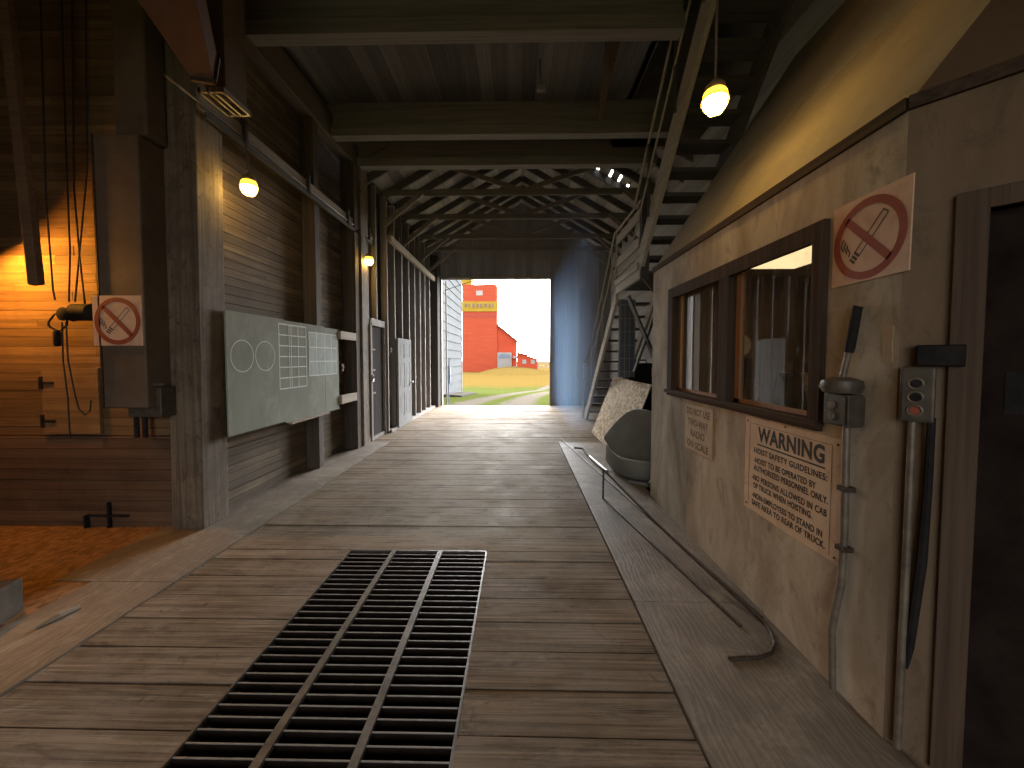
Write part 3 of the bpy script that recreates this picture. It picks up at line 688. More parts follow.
def no_smoking(parent, o, r, u, w, h):
    # symbol drawn within a w x h notice, origin at its lower left
    r, u = Vector(r), Vector(u); n = r.cross(u); o = Vector(o)+n*.0006
    cx, cy, R = w/2, h*.49, w*.468
    ci = Flat(o, r, u, .0005)
    a = math.radians(48); ca, sa = math.cos(a), math.sin(a)
    def P(l, q): return (cx+l*ca-q*sa, cy+l*sa+q*ca)
    hw = R*.085
    ci.line([P(-R*.44, hw), P(R*.70, hw)], .0045*w/.38); ci.line([P(-R*.44, -hw), P(R*.70, -hw)], .0045*w/.38); ci.line([P(R*.70, hw), P(R*.70, -hw)], .0045*w/.38)
    child(parent, 'cigarette', ci, 'ink')
    ci = Flat(o, r, u, .0005)
    for l in (-.46, -.56, -.66): ci.poly([P(R*l, -hw*1.1), P(R*(l+.06), -hw*1.1), P(R*(l+.06), hw*1.1), P(R*l, hw*1.1)])
    child(parent, 'filter_band', ci, 'ink')
    sm = Flat(o, r, u, .0005)
    for k_ in range(3):
        q0 = hw*(1.8+k_*1.5)
        pts = [P(-R*.55+R*.30*s_/8, 0) for s_ in range(9)]
        bx, by = P(-R*.58, q0*1.0)
        sm.line([(bx-R*.04+R*.04*math.sin(s_*.8+k_), by+R*.045*s_) for s_ in range(8)], .006*w/.38)
    child(parent, 'smoke', sm, 'ink')
    ring = Flat(o+n*.0008, r, u, .0006); ring.ring(cx, cy, R*.81, R)
    a2 = math.radians(135); c2, s2 = math.cos(a2), math.sin(a2)
    ring.line([(cx+c2*R*.86, cy+s2*R*.86), (cx-c2*R*.86, cy-s2*R*.86)], R*.19)
    child(parent, 'prohibition_ring', ring, 'red')
p = pY(91, 345.5, 3.197); q = pY(138.5, 295, 3.197)
t = thing('no_smoking_sign', (p.x+.2, 3.197, p.z), 'dim square no smoking sign on the brown casing in the alcove', 'sign', None)
child(t, 'sign_board', MB().box(p.x, q.x, 3.19, 3.2, p.z, q.z), 'signw')
no_smoking(t, (p.x, 3.19, p.z), (1, 0, 0), (0, 0, 1), q.x-p.x, q.z-p.z)
# hatch door in the alcove wall
a = pY(44.5, 437, 3.5); b = pY(98, 368, 3.5)
t = thing('hatch_door', (a.x+.2, 3.48, a.z), 'small plank hatch door with strap hinges low on the alcove wall', 'hatch')
hl = child(t, 'hatch_leaf', MB().box(a.x, b.x, 3.465, 3.5, a.z+.03, b.z), 'boardX', .004)
for zz in (a.z+.15, b.z-.14):
    child(hl, 'strap_hinge', MB().box(a.x-.015, a.x+.015, 3.455, 3.466, zz-.06, zz+.06).box(a.x, a.x+.12, 3.455, 3.466, zz-.012, zz+.012), 'black')
# conduit outline plate on the alcove wall
a = pY(0, 351, 3.49); b = pY(27, 353, 3.49)
# motor with cords
t = thing('pull_motor', (-3.66, 3.4, 1.9), 'dark motor with a coiled cord hanging left of the casing in the alcove', 'motor')
c = pY(82, 312, 3.33)
child(t, 'motor_body', MB().lathe([(.045, -.11), (.075, -.10), (.075, .06), (.05, .08), (.03, .10)], (c.x, 3.33, c.z), 16, 'X'), 'black', smooth=True)
c2 = pY(64, 314, 3.30)
child(t, 'pulley', MB().lathe([(.03, -.05), (.06, -.04), (.04, 0), (.06, .04), (.03, .05)], (c2.x, 3.30, c2.z), 16, 'Y').bar((c2.x, 3.30, c2.z), (c.x-.08, 3.33, c.z), .03, .03), 'black', smooth=True)
c3 = pY(54, 322, 3.28)
child(t, 'cord_coil', MB().tube([(c3.x+.08*math.cos(q*PI/10), 3.28+.01*math.sin(q), c3.z+.075*math.sin(q*PI/10)) for q in range(20)], .008, 6, closed=True), 'wire', smooth=True)
c4 = pY(53, 338, 3.28)
child(t, 'cord_weight', MB().lathe([(.015, .07), (.026, .05), (.026, -.06), (.012, -.07)], (c4.x, 3.28, c4.z), 12), 'black', smooth=True)
def cords(name, px, Y, r=.006):
    return MB().tube([pY(x, y_, Y) for x, y_ in px], r, 6)
for pts in ([(62, 322), (63, 360), (68, 400), (70, 438)], [(66, 322), (68, 360), (75, 395), (79, 409), (85, 415), (90, 411), (91, 400)]):
    child(t, 'pull_cord', cords('c', pts, 3.3, .006), 'wire', smooth=True)
for pts, lab in (([(44, 30), (46, 200), (53, 290), (55, 300)], 'thin wire hanging down to the coil in the alcove, leftmost of four'),
                 ([(64, 20), (67, 180), (70, 250), (69, 302)], 'thin wire hanging to the motor in the alcove, second of four'),
                 ([(76, 10), (74, 190), (77, 225), (80, 260), (85, 305)], 'kinked wire hanging to the motor in the alcove, third of four'),
                 ([(90, 5), (87, 170), (82, 225), (75, 302)], 'dark rope slanting to the motor next to the casing, nearest it')):
    P = [pY(x, y_, 3.36) for x, y_ in pts]; P[0].z = 5.55
    single('hanging_wire', MB().tube(P, .007, 6), 'wire', tuple(P[-1]), lab, 'wire', 'wires over the alcove motor', smooth=True)
P = [pY(46, 189, 3.46), pY(93, 189, 3.46)]
# hanging plank
A, B = pY(12, 60, 2.9), pY(36.5, 285, 2.9)
D = (A-B).normalized(); A = B+D*((5.55-B.z)/D.z)
single('hanging_plank', MB().bar(A, B, .08, .05, (0, 1, 0)), 'boarddark', tuple(B), 'dark narrow plank hanging down in front of the orange alcove wall', 'plank', None, .004)
# red brown spout and the duct with a grille
b0 = [pY(192, 79, 2.9), pY(214, 82, 2.9), pY(218, 58, 3.07), pY(198, 58, 3.07)]
t0 = [pY(85, -75, 2.5), pY(180, -75, 2.5), pY(198, -40, 2.8), pY(130, -40, 2.8)]

t0 = [b+(a-b)*((5.46-b.z)/(a.z-b.z)) for a, b in zip(t0, b0)]
t = thing('grain_spout', tuple(b0[0]), 'red brown wooden spout slanting down beside the corner post', 'spout')
child(t, 'spout_body', MB().hexa(b0, t0), 'spout', .01)
child(t, 'spout_lip', MB().bar(b0[0], b0[1], .03, .03).bar(b0[1], b0[2], .03, .03), 'rust')
t = thing('vent_duct', (-2.46, 3.25, 3.72), 'dark upright duct with a pale barred outlet above the chalkboard', 'duct')
child(t, 'duct_body', MB().box(-2.55, -2.37, 3.12, 3.37, 3.76, 5.44), 'casing', .006)
m = MB()
m.box(-2.565, -2.355, 3.08, 3.10, 3.72, 3.76); m.box(-2.565, -2.355, 3.38, 3.40, 3.72, 3.76)
for x in (-2.555, -2.485, -2.435, -2.365): m.box(x-.009, x+.009, 3.08, 3.40, 3.72, 3.76)
child(t, 'outlet_grille', m, 'grille')
# block and stick at the left edge
P, Q = fl(0, 626), fl(25, 609)
d = (Q-P); d.z = 0; d.normalize(); s_ = Vector((-d.y, d.x, 0))
a = P-d*.35
single('concrete_block', MB().hexa([a, Q, Q+s_*.3, a+s_*.3], [v+Vector((0, 0, .21)) for v in (a, Q, Q+s_*.3, a+s_*.3)]), 'concrete', tuple(a), 'rough grey block on the floor at the left edge', 'block', None, .012)
P, Q = fl(36, 630), fl(80, 609)
single('wood_splinter', MB().tube([(P.x, P.y, .012), ((P.x+Q.x)/2, (P.y+Q.y)/2, .018), (Q.x, Q.y, .012)], [.008, .022, .016], 6), 'railY', tuple(P), 'pale broken wood splinter on the floor beside the grey block', 'splinter')
P = fl(125, 521)
single('iron_bracket', MB().box(P.x-.22, P.x+.18, 3.46, 3.484, .10, .12).box(P.x-.22, P.x-.205, 3.44, 3.484, .0, .12).box(P.x-.01, P.x+.01, 3.455, 3.484, .0, .24), 'black', (P.x, 3.46, 0), 'dark iron bracket at the foot of the alcove wall', 'bracket')

# ------------------------------------------------------------------ office on the right
WX, WY0, WY1, WZ = 1.53, 1.548, 4.41, 2.6
# window opening
OY0, OY1, OZ0, OZ1 = 1.97, 3.80, 1.285, 2.2
m = MB(); th = .05; OT = 2.28
m.box(WX, WX+th, WY0, WY1, -.05, OZ0); m.box(WX, WX+th, WY0, WY1, OT, WZ); m.box(WX, WX+th, WY0, OY0, OZ0, OT); m.box(WX, WX+th, OY1, WY1, OZ0, OT)
struct('wall_right', m, 'panel')
cd_ = Vector((.664, -.748, 0)); cn = Vector((-.748, -.664, 0)); C0 = Vector((WX, WY0, 0))
def ch(t_, off=0, z=0): return C0+cd_*t_+cn*off+Vector((0, 0, z))
def chbox(m, t0_, t1_, o0, o1, z0, z1):
    return m.hexa([ch(t0_, o0, z0), ch(t1_, o0, z0), ch(t1_, o1, z0), ch(t0_, o1, z0)], [ch(t0_, o0, z1), ch(t1_, o0, z1), ch(t1_, o1, z1), ch(t0_, o1, z1)])
m = MB(); chbox(m, 0, .21, -.1, 0, -.05, WZ); chbox(m, .21, 1.1, -.1, 0, 2.13, WZ); chbox(m, 1.1, 1.4, -.1, 0, -.05, WZ)
struct('wall_right_corner', m, 'panel2')
E_ = ch(1.4)
struct('wall_right_near', MB().box(E_.x, E_.x+.1, -4.6, E_.y, -.05, 3.6), 'panel')
struct('wall_office_end', MB().box(WX+.1, 3.3, WY1-.1, WY1, -.05, WZ), 'panel')
struct('wall_office_back', MB().box(3.3, 3.4, E_.y-2, WY1, -.05, WZ), 'panelling')
m = MB()
x = WX+.1
while x < 3.3: m.box(x, min(x+.13, 3.3)-.003, WY1-.115, WY1-.1, 0, 2.5); x += .13
struct('wall_office_panelling', m, 'panelling')
struct('floor_office', MB().box(WX+.1, 3.3, .6, WY1-.1, -.05, .0), 'dirtfloor')
struct('ceiling_office', MB().hexa([(WX+.05, WY0+.05, 2.5), (3.3, .2, 2.5), (3.3, WY1-.1, 2.5), (WX+.05, WY1-.1, 2.5)], [(WX+.05, WY0+.05, 2.58), (3.3, .2, 2.58), (3.3, WY1-.1, 2.58), (WX+.05, WY1-.1, 2.58)]), 'officewhite')
# partition closing the dark side room from the office
struct('wall_side_room', MB().box(1.66, 3.3, 1.66, 1.72, 0, 2.5), 'black')
# sloping panel above the office
SL = 1/1.54
def sk(z, y): return Vector((WX+(z-WZ)*SL, y, z))
def hip(z): return Vector((WX+.65*(z-WZ), WY0-.25*(z-WZ), z))
def skirt(z0, z1, name, mat, o=0):
    m = MB(); n = Vector((-.84, 0, .546))
    a = [hip(z0), sk(z0, WY1), sk(z1, WY1), hip(z1)]
    m.prism(a, Vector((.05, 0, -.03)))
    q = Vector((1.6, -1.8, 0)); qq = [hip(z0), hip(z1), hip(z1)+q, hip(z0)+q]
    struct(name+'_corner', MB().prism(qq, Vector((.05, .05, 0))), 'slopebrown')
    return struct(name, m, mat)
skirt(WZ+.02, 3.50, 'wall_right_slope', 'skirt'); skirt(3.515, 6.6, 'wall_right_slope_upper', 'slopegrey')
m = MB(); m.hexa([(WX+.05, WY1-.04, WZ-.05), (3.4, WY1-.04, WZ-.05), (3.4, WY1-.04, 5.5)], [(WX+.05, WY1, WZ-.05), (3.4, WY1, WZ-.05), (3.4, WY1, 5.5)])
struct('wall_office_gable', m, 'panel')
m = MB(); m.box(WX-.018, WX+.03, WY0, WY1+.01, WZ-.03, WZ+.02); chbox(m, 0, 1.4, 0, .018, WZ-.03, WZ+.02)
struct('trim_3', m, 'frame')
m = MB(); m.box(WX-.012, WX, WY0, WY0+.15, 0, WZ-.03)
# window frame
m = MB(); fw = .085
m.box(WX-.03, WX, OY0+.02, OY1-.02, OZ1-.012, OZ1+.085); m.box(WX, WX+.06, OY0+.02, OY1-.02, OT-.006, OT); m.box(WX-.03, WX+.06, OY0-.055, OY0+.02, OZ0-.03, OZ1+.085); m.box(WX-.03, WX+.06, OY1-.02, OY1+.09, OZ0-.03, OZ1+.085)
m.box(WX-.03, WX+.06, 2.775, 2.905, OZ0, OZ1-.013)
win = struct('window_1', m, 'frameZ')
win['_w'] = (0, 0, 0)
m = MB(); m.box(WX-.055, WX+.1, OY0-.06, OY1+.10, OZ0-.028, OZ0); m.box(WX-.03, WX, OY0-.05, OY1+.09, OZ0-.055, OZ0-.028)
child(win, 'window_sill', m, 'frame')
for y0, y1 in ((OY0+.02, 2.775), (2.905, OY1-.02)):
    m = MB(); s0 = .03
    m.box(WX+.03, WX+.06, y0, y1, OZ0, OZ0+.025); m.box(WX+.03, WX+.06, y0, y1, OT-.03, OT-.006); m.box(WX+.03, WX+.06, y0, y0+s0, OZ0, OT-.006)
    m.box(WX+.03, WX+.06, y1-s0*2, y1, OZ0, OT-.006)
    sa = child(win, 'window_sash', m, 'sash')
    child(sa, 'window_glass', MB().box(WX+.044, WX+.048, y0+.005, y1-.005, OZ0+.01, OT-.02), 'glass')
# office contents
t = thing('ceiling_light', (2.4, 3.1, 2.45), 'bright strip light on the ceiling inside the office window', 'lamp')
child(t, 'light_housing', MB().box(2.0, 2.58, 2.0, 3.65, 2.46, 2.5), 'officewhite')
child(t, 'light_lens', MB().box(2.02, 2.56, 2.02, 3.63, 2.43, 2.46), 'tube')
t = thing('office_counter', (2.9, 3.3, 0), 'cream topped counter along the back wall inside the office', 'counter')
child(t, 'counter_body', MB().box(2.86, 3.295, 2.1, 4.25, 0.002, 1.08), 'panelling')
child(t, 'counter_top', MB().box(2.82, 3.295, 2.08, 4.27, 1.08, 1.12), 'officewhite', .005)
t = thing('office_chair', (2.58, 3.72, 0), 'black office chair seen through the larger window pane', 'chair')
child(t, 'backrest', MB().hexa([(2.40, 3.66, .95), (2.74, 3.56, .95), (2.76, 3.64, .95), (2.42, 3.74, .95)], [(2.47, 3.68, 1.46), (2.66, 3.62, 1.46), (2.68, 3.68, 1.46), (2.49, 3.74, 1.46)]), 'black', .03)
child(t, 'seat', MB().box(2.36, 2.79, 3.5, 3.95, .52, .60), 'black', .03)
child(t, 'back_support', MB().bar((2.58, 3.70, .60), (2.58, 3.66, 1.0), .05, .03), 'steel')
child(t, 'pedestal', MB().tube([(2.58, 3.72, .08), (2.58, 3.72, .52)], .03), 'steel', smooth=True)
for a in range(5):
    th_ = a*2*PI/5
    child(t, 'foot', MB().bar((2.58, 3.72, .1), (2.58+.24*math.cos(th_), 3.72+.24*math.sin(th_), .04), .05, .05), 'black')
ax, ay = pY(748, 370, WY1-.17).x, WY1-.115
t = thing('wall_telephone', (ax, ay, 1.3), 'black wall telephone inside the office left of the counter', 'telephone')
child(t, 'phone_body', MB().box(ax-.06, ax+.06, ay-.06, ay, 1.38, 1.60), 'black', .01)
child(t, 'handset', MB().tube([(ax-.09, ay-.08, 1.62), (ax-.09, ay-.06, 1.55), (ax-.09, ay-.06, 1.42), (ax-.09, ay-.08, 1.34)], [.026, .016, .016, .026], 10), 'black', smooth=True)
child(t, 'cord', MB().tube([(ax-.09, ay-.07, 1.33), (ax-.1, ay-.06, 1.15), (ax-.03, ay-.05, 1.08), (ax, ay-.03, 1.38)], .006, 6), 'wire', smooth=True)
dx_, dz_ = pY(742, 345, WY1-.14).x, pY(742, 345, WY1-.14).z
t = thing('wall_clock', (dx_, ay, dz_), 'round pale dial on the end wall inside the office', 'clock')
child(t, 'dial', MB().lathe([(.12, 0), (.125, -.02), (.1, -.03), (.09, -.028)], (dx_, ay, dz_), 24, 'Y'), 'officewhite', smooth=True)
child(t, 'rim', MB().tube([(dx_+.125*math.cos(q*PI/12), ay-.02, dz_+.125*math.sin(q*PI/12)) for q in range(24)], .008, 6, closed=True), 'sash', smooth=True)
t = thing('desk_box', (3.0, 3.93, 1.12), 'small tan box standing on the office counter', 'box')
child(t, 'box_body', MB().box(2.92, 3.07, 3.86, 4.0, 1.12, 1.45), 'osb', .004)
child(t, 'box_panel', MB().box(2.94, 3.05, 3.855, 3.86, 1.2, 1.38), 'offwhite')

# posters and switches on the right wall
def wallsign(name, y0, y1, z0, z1, label, mat, thick=.006):
    t = thing(name, (WX, (y0+y1)/2, z0), label, 'sign')
    return t
t = thing('warning_sign', (WX, 2.17, .6), 'large aged warning sign about hoist safety below the office window', 'sign')
m = MB(); X0 = WX-.006
edge = []
rr = random.Random(11)
y0, y1, z0, z1 = 1.782, 2.563, .606, 1.216
def edgepts():
    pts = []
    for i in range(13): pts.append((y1+rr.uniform(-.006, .004)*(i % 12 != 0), z0+(z1-z0)*i/12))
    for i in range(1, 13): pts.append((y1+(y0-y1)*i/12, z1+rr.uniform(-.003, .003)*(i != 12)))
    for i in range(1, 13): pts.append((y0+rr.uniform(-.006, .006)*(i != 12), z1+(z0-z1)*i/12))
    for i in range(1, 12): pts.append((y0+(y1-y0)*i/12, z0+rr.uniform(-.004, .004)))
    return pts
pp = edgepts()
m.prism([(X0, a, b) for a, b in pp], (.006, 0, 0))
child(t, 'sign_board', m, 'paper')
WW, HH = y1-y0, z1-z0
fa = Flat((X0-.0004, y1, z0), (0, -1, 0), (0, 0, 1))
fa.text('WARNING', .135, .468, .125, .0045, maxw=.535, space=1.06)
child(t, 'heading', fa, 'ink')
fa = Flat((X0-.0004, y1, z0), (0, -1, 0), (0, 0, 1))
fa.poly([(.13, .440), (.675, .440), (.675, .449), (.13, .449)])
child(t, 'underline', fa, 'ink')
fa = Flat((X0-.0004, y1, z0), (0, -1, 0), (0, 0, 1))
L = [('HOIST SAFETY GUIDELINES:', .10, .385, .59), ('-HOIST TO BE OPERATED BY', .10, .322, .52), ('AUTHORIZED PERSONNEL ONLY.', .10, .272, .60),
     ('-NO PERSONS ALLOWED IN CAB', .085, .207, .61), ('OF TRUCK WHEN HOISTING.', .10, .157, .50), ('-NON-EMPLOYEES TO STAND IN', .09, .092, .58), ('SAFE AREA TO REAR OF TRUCK.', .09, .042, .60)]
for s_, x, z, w in L: child(t, 'lettering', Flat((X0-.0004, y1, z0), (0, -1, 0), (0, 0, 1)).text(s_, x, z, .049, .0012, maxw=w, space=1.08), 'ink')
fa = Flat((X0-.0004, y1, z0), (0, -1, 0), (0, 0, 1))
for a, b in (((.05, .025), (.05, .57)), ((.05, .57), (.715, .57)), ((.715, .57), (.715, .025))): fa.line([a, b], .0025)
child(t, 'border_line', fa, 'inkfade')
for a, b in ((.03, .03), (.03, .58), (.75, .58), (.75, .03), (.385, .6)):
    child(t, 'tack', MB().lathe([(.006, -.004), (.006, -.001), (.003, 0)], (X0, y1-a, z0+b), 10, 'X'), 'rust')

t = thing('radio_sign', (WX, 3.24, .79), 'small faded sign about two way radio below the far window pane', 'sign')
y0, y1, z0, z1 = 3.008, 3.485, .79, 1.19
child(t, 'sign_board', MB().box(WX-.01, WX, y0, y1, z0, z1), 'paper2', .003)
fa = Flat((WX-.0104, y1, z0), (0, -1, 0), (0, 0, 1))
for s_, x, z, w in (('DO NOT USE', .03, .315, .42), ('TWO-WAY', .06, .22, .36), ('RADIO', .115, .125, .25), ('ON SCALE', .05, .03, .38)): child(t, 'lettering', Flat((WX-.0104, y1, z0), (0, -1, 0), (0, 0, 1)).text(s_, x, z, .082, .002, maxw=w, space=1.08), 'inkfade')

t = thing('no_smoking_sign', (WX, 1.74, 1.935), 'large square no smoking sign right of the office window', 'sign')
y0, y1, z0, z1 = 1.512, 1.887, 1.938, 2.316
child(t, 'sign_board', MB().prism([(WX-.006, y1, z0), (WX-.006, y1, z1), (WX-.006, y0, z1), (WX-.010, y0, z0+.005)], (.006, 0, 0)), 'signw')
no_smoking(t, (WX-.0075, y1, z0), (0, -1, 0), (0, 0, 1), y1-y0, z1-z0)
single('paper_scrap', MB().prism([(WX-.002, 1.648, 1.58), (WX-.002, 1.65, 1.72), (WX-.002, 1.625, 1.735), (WX-.002, 1.60, 1.73), (WX-.002, 1.605, 1.65), (WX-.002, 1.60, 1.585), (WX-.002, 1.62, 1.575)], (.002, 0, 0)), 'paper2', (WX, 1.62, 1.58), 'torn tan scrap of paper stuck near the wall corner', 'paper')
# two-button switch with lever
t = thing('lever_switch', (WX, 1.77, 1.3), 'two button switch box with a gripped lever on top', 'switch')
bx0, bx1 = WX-.075, WX
sbx = child(t, 'switch_box', MB().box(bx0, bx1, 1.72, 1.855, 1.29, 1.435), 'box', .006)
child(sbx, 'face_plate', MB().box(bx0-.003, bx1-.004, 1.712, 1.72, 1.3, 1.425).box(bx0-.006, bx0, 1.73, 1.845, 1.3, 1.425), 'boxface', .002)
m = MB(); m.lathe([(.03, 0), (.07, .006), (.082, .03), (.075, .06), (.035, .075)], (WX-.05, 1.785, 1.437), 20)
child(t, 'rounded_cap', m, 'box', smooth=True)
for z in (1.335, 1.385):
    child(t, 'push_button', MB().tube([(bx0-.008, 1.80+.017*math.cos(q*PI/8), z+.017*math.sin(q*PI/8)) for q in range(16)], .004, 6, closed=True).lathe([(.013, -.006), (.013, -.012), (.006, -.013)], (bx0, 1.80, z), 12, 'X'), 'conduit', smooth=True)
lv = child(t, 'lever', MB().tube([(WX-.05, 1.785, 1.50), (WX-.04, 1.765, 1.63)], .013, 10), 'conduit', smooth=True)
child(lv, 'lever_grip', MB().tube([(WX-.04, 1.765, 1.625), (WX-.038, 1.762, 1.65), (WX-.026, 1.745, 1.82), (WX-.024, 1.742, 1.83)], [.018, .02, .018, .02], 12), 'black', smooth=True)
P = [(WX-.03, 1.775, 1.29), (WX-.03, 1.772, 1.1), (WX-.028, 1.768, .8), (WX-.028, 1.775, .55), (WX-.03, 1.80, .40), (WX-.03, 1.815, .3), (WX-.03, 1.80, .02)]
child(t, 'conduit', MB().tube(P, .0155, 10), 'conduit', smooth=True)
for z in (1.0, .72): child(t, 'conduit_clamp', MB().box(WX-.05, WX, 1.745, 1.795, z-.012, z+.012), 'rust', .003)
t.location.y -= .03; bpy.data.objects['paper_scrap'].location.y -= .03
# three-button box on the corner panel
def cht(px, py):   # parameter along the corner panel under a pixel
    d = ray(px, py); n = cn; s_ = (C0-CP).dot(n)/d.dot(n); p = CP+d*s_; return (p-C0).dot(cd_), p.z
ta, za = cht(900, 419); tb, zb = cht(937, 367)
t = thing('button_box', tuple(ch((ta+tb)/2, 0, za)), 'three button control box on the narrow corner panel', 'switch')
bb_ = child(t, 'box_body', chbox(MB(), ta, tb, 0, .06, za, zb), 'box', .006)
child(t, 'face_plate', chbox(MB(), ta+.006, tb-.006, .06, .065, za+.008, zb-.008), 'boxface', .003)
for i, py in enumerate((382, 394.5, 407)):
    tt = (ta+tb)/2-.004; zz = zb-(zb-za)*(.30+.245*i); c = ch(tt, .067, zz)
    mm = MB().tube([c+cd_*(.02*math.cos(q*PI/9))+Vector((0, 0, .02*math.sin(q*PI/9))) for q in range(18)], .004, 6, closed=True)
    child(bb_, 'button_ring', mm, 'conduit', smooth=True)
    child(t, 'push_button', MB().tube([c-cn*.004, c+cn*.006], .015, 14), 'red' if i == 2 else 'black', smooth=True)
tc, zc = cht(913, 420); te, ze = cht(905, 700)
child(t, 'conduit', MB().tube([ch(tc, .03, za), ch(tc, .03, .9), ch(tc-.003, .03, .02)], .013, 10), 'conduit', smooth=True)
t1, z1 = cht(916, 366); t2, z2 = cht(950, 348)
t = thing('dark_case', tuple(ch(t1, 0, z1)), 'dark metal case just above the three button box', 'box')
child(t, 'case_body', chbox(MB(), t1, t2+.04, 0, .05, z1, z2+.012), 'pit', .004)
child(t, 'case_lid', chbox(MB(), t1+.004, t2+.036, .05, .056, z1+.004, z2+.008), 'black', .003)
t3, z3 = cht(932, 420); t4, z4 = cht(906, 650)
single('black_hose', MB().tube([ch(t3, .04, za+.02), ch(t3-.002, .03, 1.1), ch(t3-.01, .03, .8), ch(t4+.01, .025, .45), ch(t4+.004, .025, .36)], [.012, .013, .016, .014, .006], 8), 'black', tuple(ch(t4, .03, .36)), 'flat black hose hanging beside the corner conduit', 'hose', smooth=True)
# side door frame and dark leaf
m = MB(); chbox(m, .135, .215, -.11, .022, 0, 2.2); chbox(m, 1.09, 1.17, -.11, .022, 0, 2.2); chbox(m, .215, 1.09, -.11, .022, 2.13, 2.2)
dr = struct('door_1', m, 'doorwood'); dr['_w'] = (0, 0, 0)
child(dr, 'door_leaf', chbox(MB(), .215, 1.09, -.085, -.045, .01, 2.13), 'pit')
child(dr, 'door_sign', chbox(MB(), .27, .36, -.045, -.042, 1.40, 1.55), 'black')

# ------------------------------------------------------------------ stairs
SX0, SX1 = 1.77, 2.46
LZ = 2.86
lo = thing('lower_stairs', (2.1, 10.2, 0), 'lower wooden flight rising from the floor to the landing', 'stairs')
LY0, LY1 = 10.2, 7.0
n = 13
for sx in (SX0, SX1):
    child(lo, 'stringer', MB().hexa([(sx-.025, LY0+.1, 0), (sx+.025, LY0+.1, 0), (sx+.025, LY0-.22, 0), (sx-.025, LY0-.22, 0)], [(sx-.025, LY1+.02, LZ-.02), (sx+.025, LY1+.02, LZ-.02), (sx+.025, LY1-.0, LZ-.26), (sx-.025, LY1-.0, LZ-.26)]), 'stringer')
for i in range(1, n):
    z = LZ*i/n; y = LY0-(LY0-LY1)*i/n
    child(lo, 'tread', MB().box(SX0+.026, SX1-.026, y-.02, y+.22, z-.04, z), 'stair')
la = thing('stair_landing', (2.1, 6.3, 0), 'landing on posts between the two stair flights, with pale edge boards', 'landing')
child(la, 'deck', MB().box(SX0+.02, SX1+.5, 5.62, 6.99, LZ-.05, LZ), 'stair')
child(la, 'edge_board', MB().box(SX0-.03, SX0+.018, 5.62, 6.98, LZ-.11, LZ+.02), 'stringer')
child(la, 'edge_board', MB().box(SX0-.05, SX0-.032, 5.66, 6.98, LZ+.03, LZ+.13), 'stringer')
child(la, 'rail_board', MB().box(SX0-.03, SX0+.0, 5.68, 6.96, LZ+.36, LZ+.5), 'stringer')
child(la, 'rail_board', MB().box(SX0-.03, SX0+.0, 5.68, 6.96, LZ+.76, LZ+.9), 'stringer')
child(la, 'pipe_rail', MB().tube([(SX0-.02, 5.6, LZ+1.0), (SX0-.02, 6.97, LZ+1.0)], .018), 'stringer', smooth=True)
child(la, 'pipe_rail', MB().tube([(SX0-.02, 5.66, LZ+.22), (SX0-.02, 6.97, LZ+.22)], .014), 'stringer', smooth=True)
for p_ in ((SX1+.4, 5.66, 0), (SX1+.4, 6.9, 0)):
    child(la, 'landing_post', MB().box(p_[0]-.045, p_[0]+.045, p_[1]-.03, p_[1]+.05, 0, LZ-.05), 'stair')
child(la, 'guard_post', MB().box(SX0-.02, SX0+.09, 5.56, 5.66, LZ-.12, 4.15), 'stair')
child(la, 'guard_post', MB().tube([(SX0-.02, 6.98, LZ), (SX0-.02, 6.98, LZ+1.02)], .02), 'stringer', smooth=True)
child(la, 'cross_brace', MB().bar(pY(628, 296, 5.9), pY(668, 390, 5.9), .03, .13, (0, 1, 0)), 'stair')
child(la, 'cross_brace', MB().bar(pY(662, 296, 5.95), pY(634, 372, 5.95), .03, .07, (0, 1, 0)), 'stair')
child(la, 'brace_rod', MB().tube([(SX0-.0, 5.6, LZ-.1), (SX0+.38, 5.5, LZ-.62)], .012), 'conduit', smooth=True)
m = MB()
gx0, gx1, gz0, gz1 = SX0+.05, 2.2, 1.25, 2.65
child(la, 'back_panel', MB().box(gx0-.02, gx1-.1, 6.97, 6.99, gz0, gz1), 'slate')
for i in range(4): m.tube([(gx0+(gx1-.12-gx0)*i/3, 6.95, gz0), (gx0+(gx1-.12-gx0)*i/3, 6.95, gz1)], .006, 6)
for i in range(6): m.tube([(gx0, 6.95, gz0+.1+(gz1-gz0-.2)*i/5), (gx1-.12, 6.95, gz0+.1+(gz1-gz0-.2)*i/5)], .006, 6)
child(la, 'wire_mesh', m, 'stringer')
up = thing('upper_stairs', (2.1, 5.6, LZ), 'upper steep open flight climbing from the landing over the office', 'stairs')
UY0, DY, DZ_ = 5.83, .21, .207
n = 13
for sx in (SX0, SX1):
    y1_, z1_ = UY0-DY*n, LZ+DZ_*n
    child(up, 'stringer', MB().hexa([(sx-.025, UY0+.05, LZ+.10), (sx+.025, UY0+.05, LZ+.10), (sx+.025, UY0-.10, LZ-.12), (sx-.025, UY0-.10, LZ-.12)], [(sx-.025, y1_+.05, z1_+.12), (sx+.025, y1_+.05, z1_+.12), (sx+.025, y1_-.08, z1_-.13), (sx-.025, y1_-.08, z1_-.13)]), 'stringer' if sx == SX0 else 'stair')
for i in range(1, n):
    y, z = UY0-DY*i, LZ+DZ_*i
    child(up, 'tread', MB().box(SX0+.026, SX1-.026, y-.05, y+.19, z-.045, z), 'stair')
for o_, r_ in ((.95, .018), (.5, .014)):
    child(up, 'handrail', MB().tube([(SX0-.06, UY0, LZ+o_), (SX0-.06, UY0-DY*11, LZ+DZ_*11+o_)], r_), 'stringer', smooth=True)
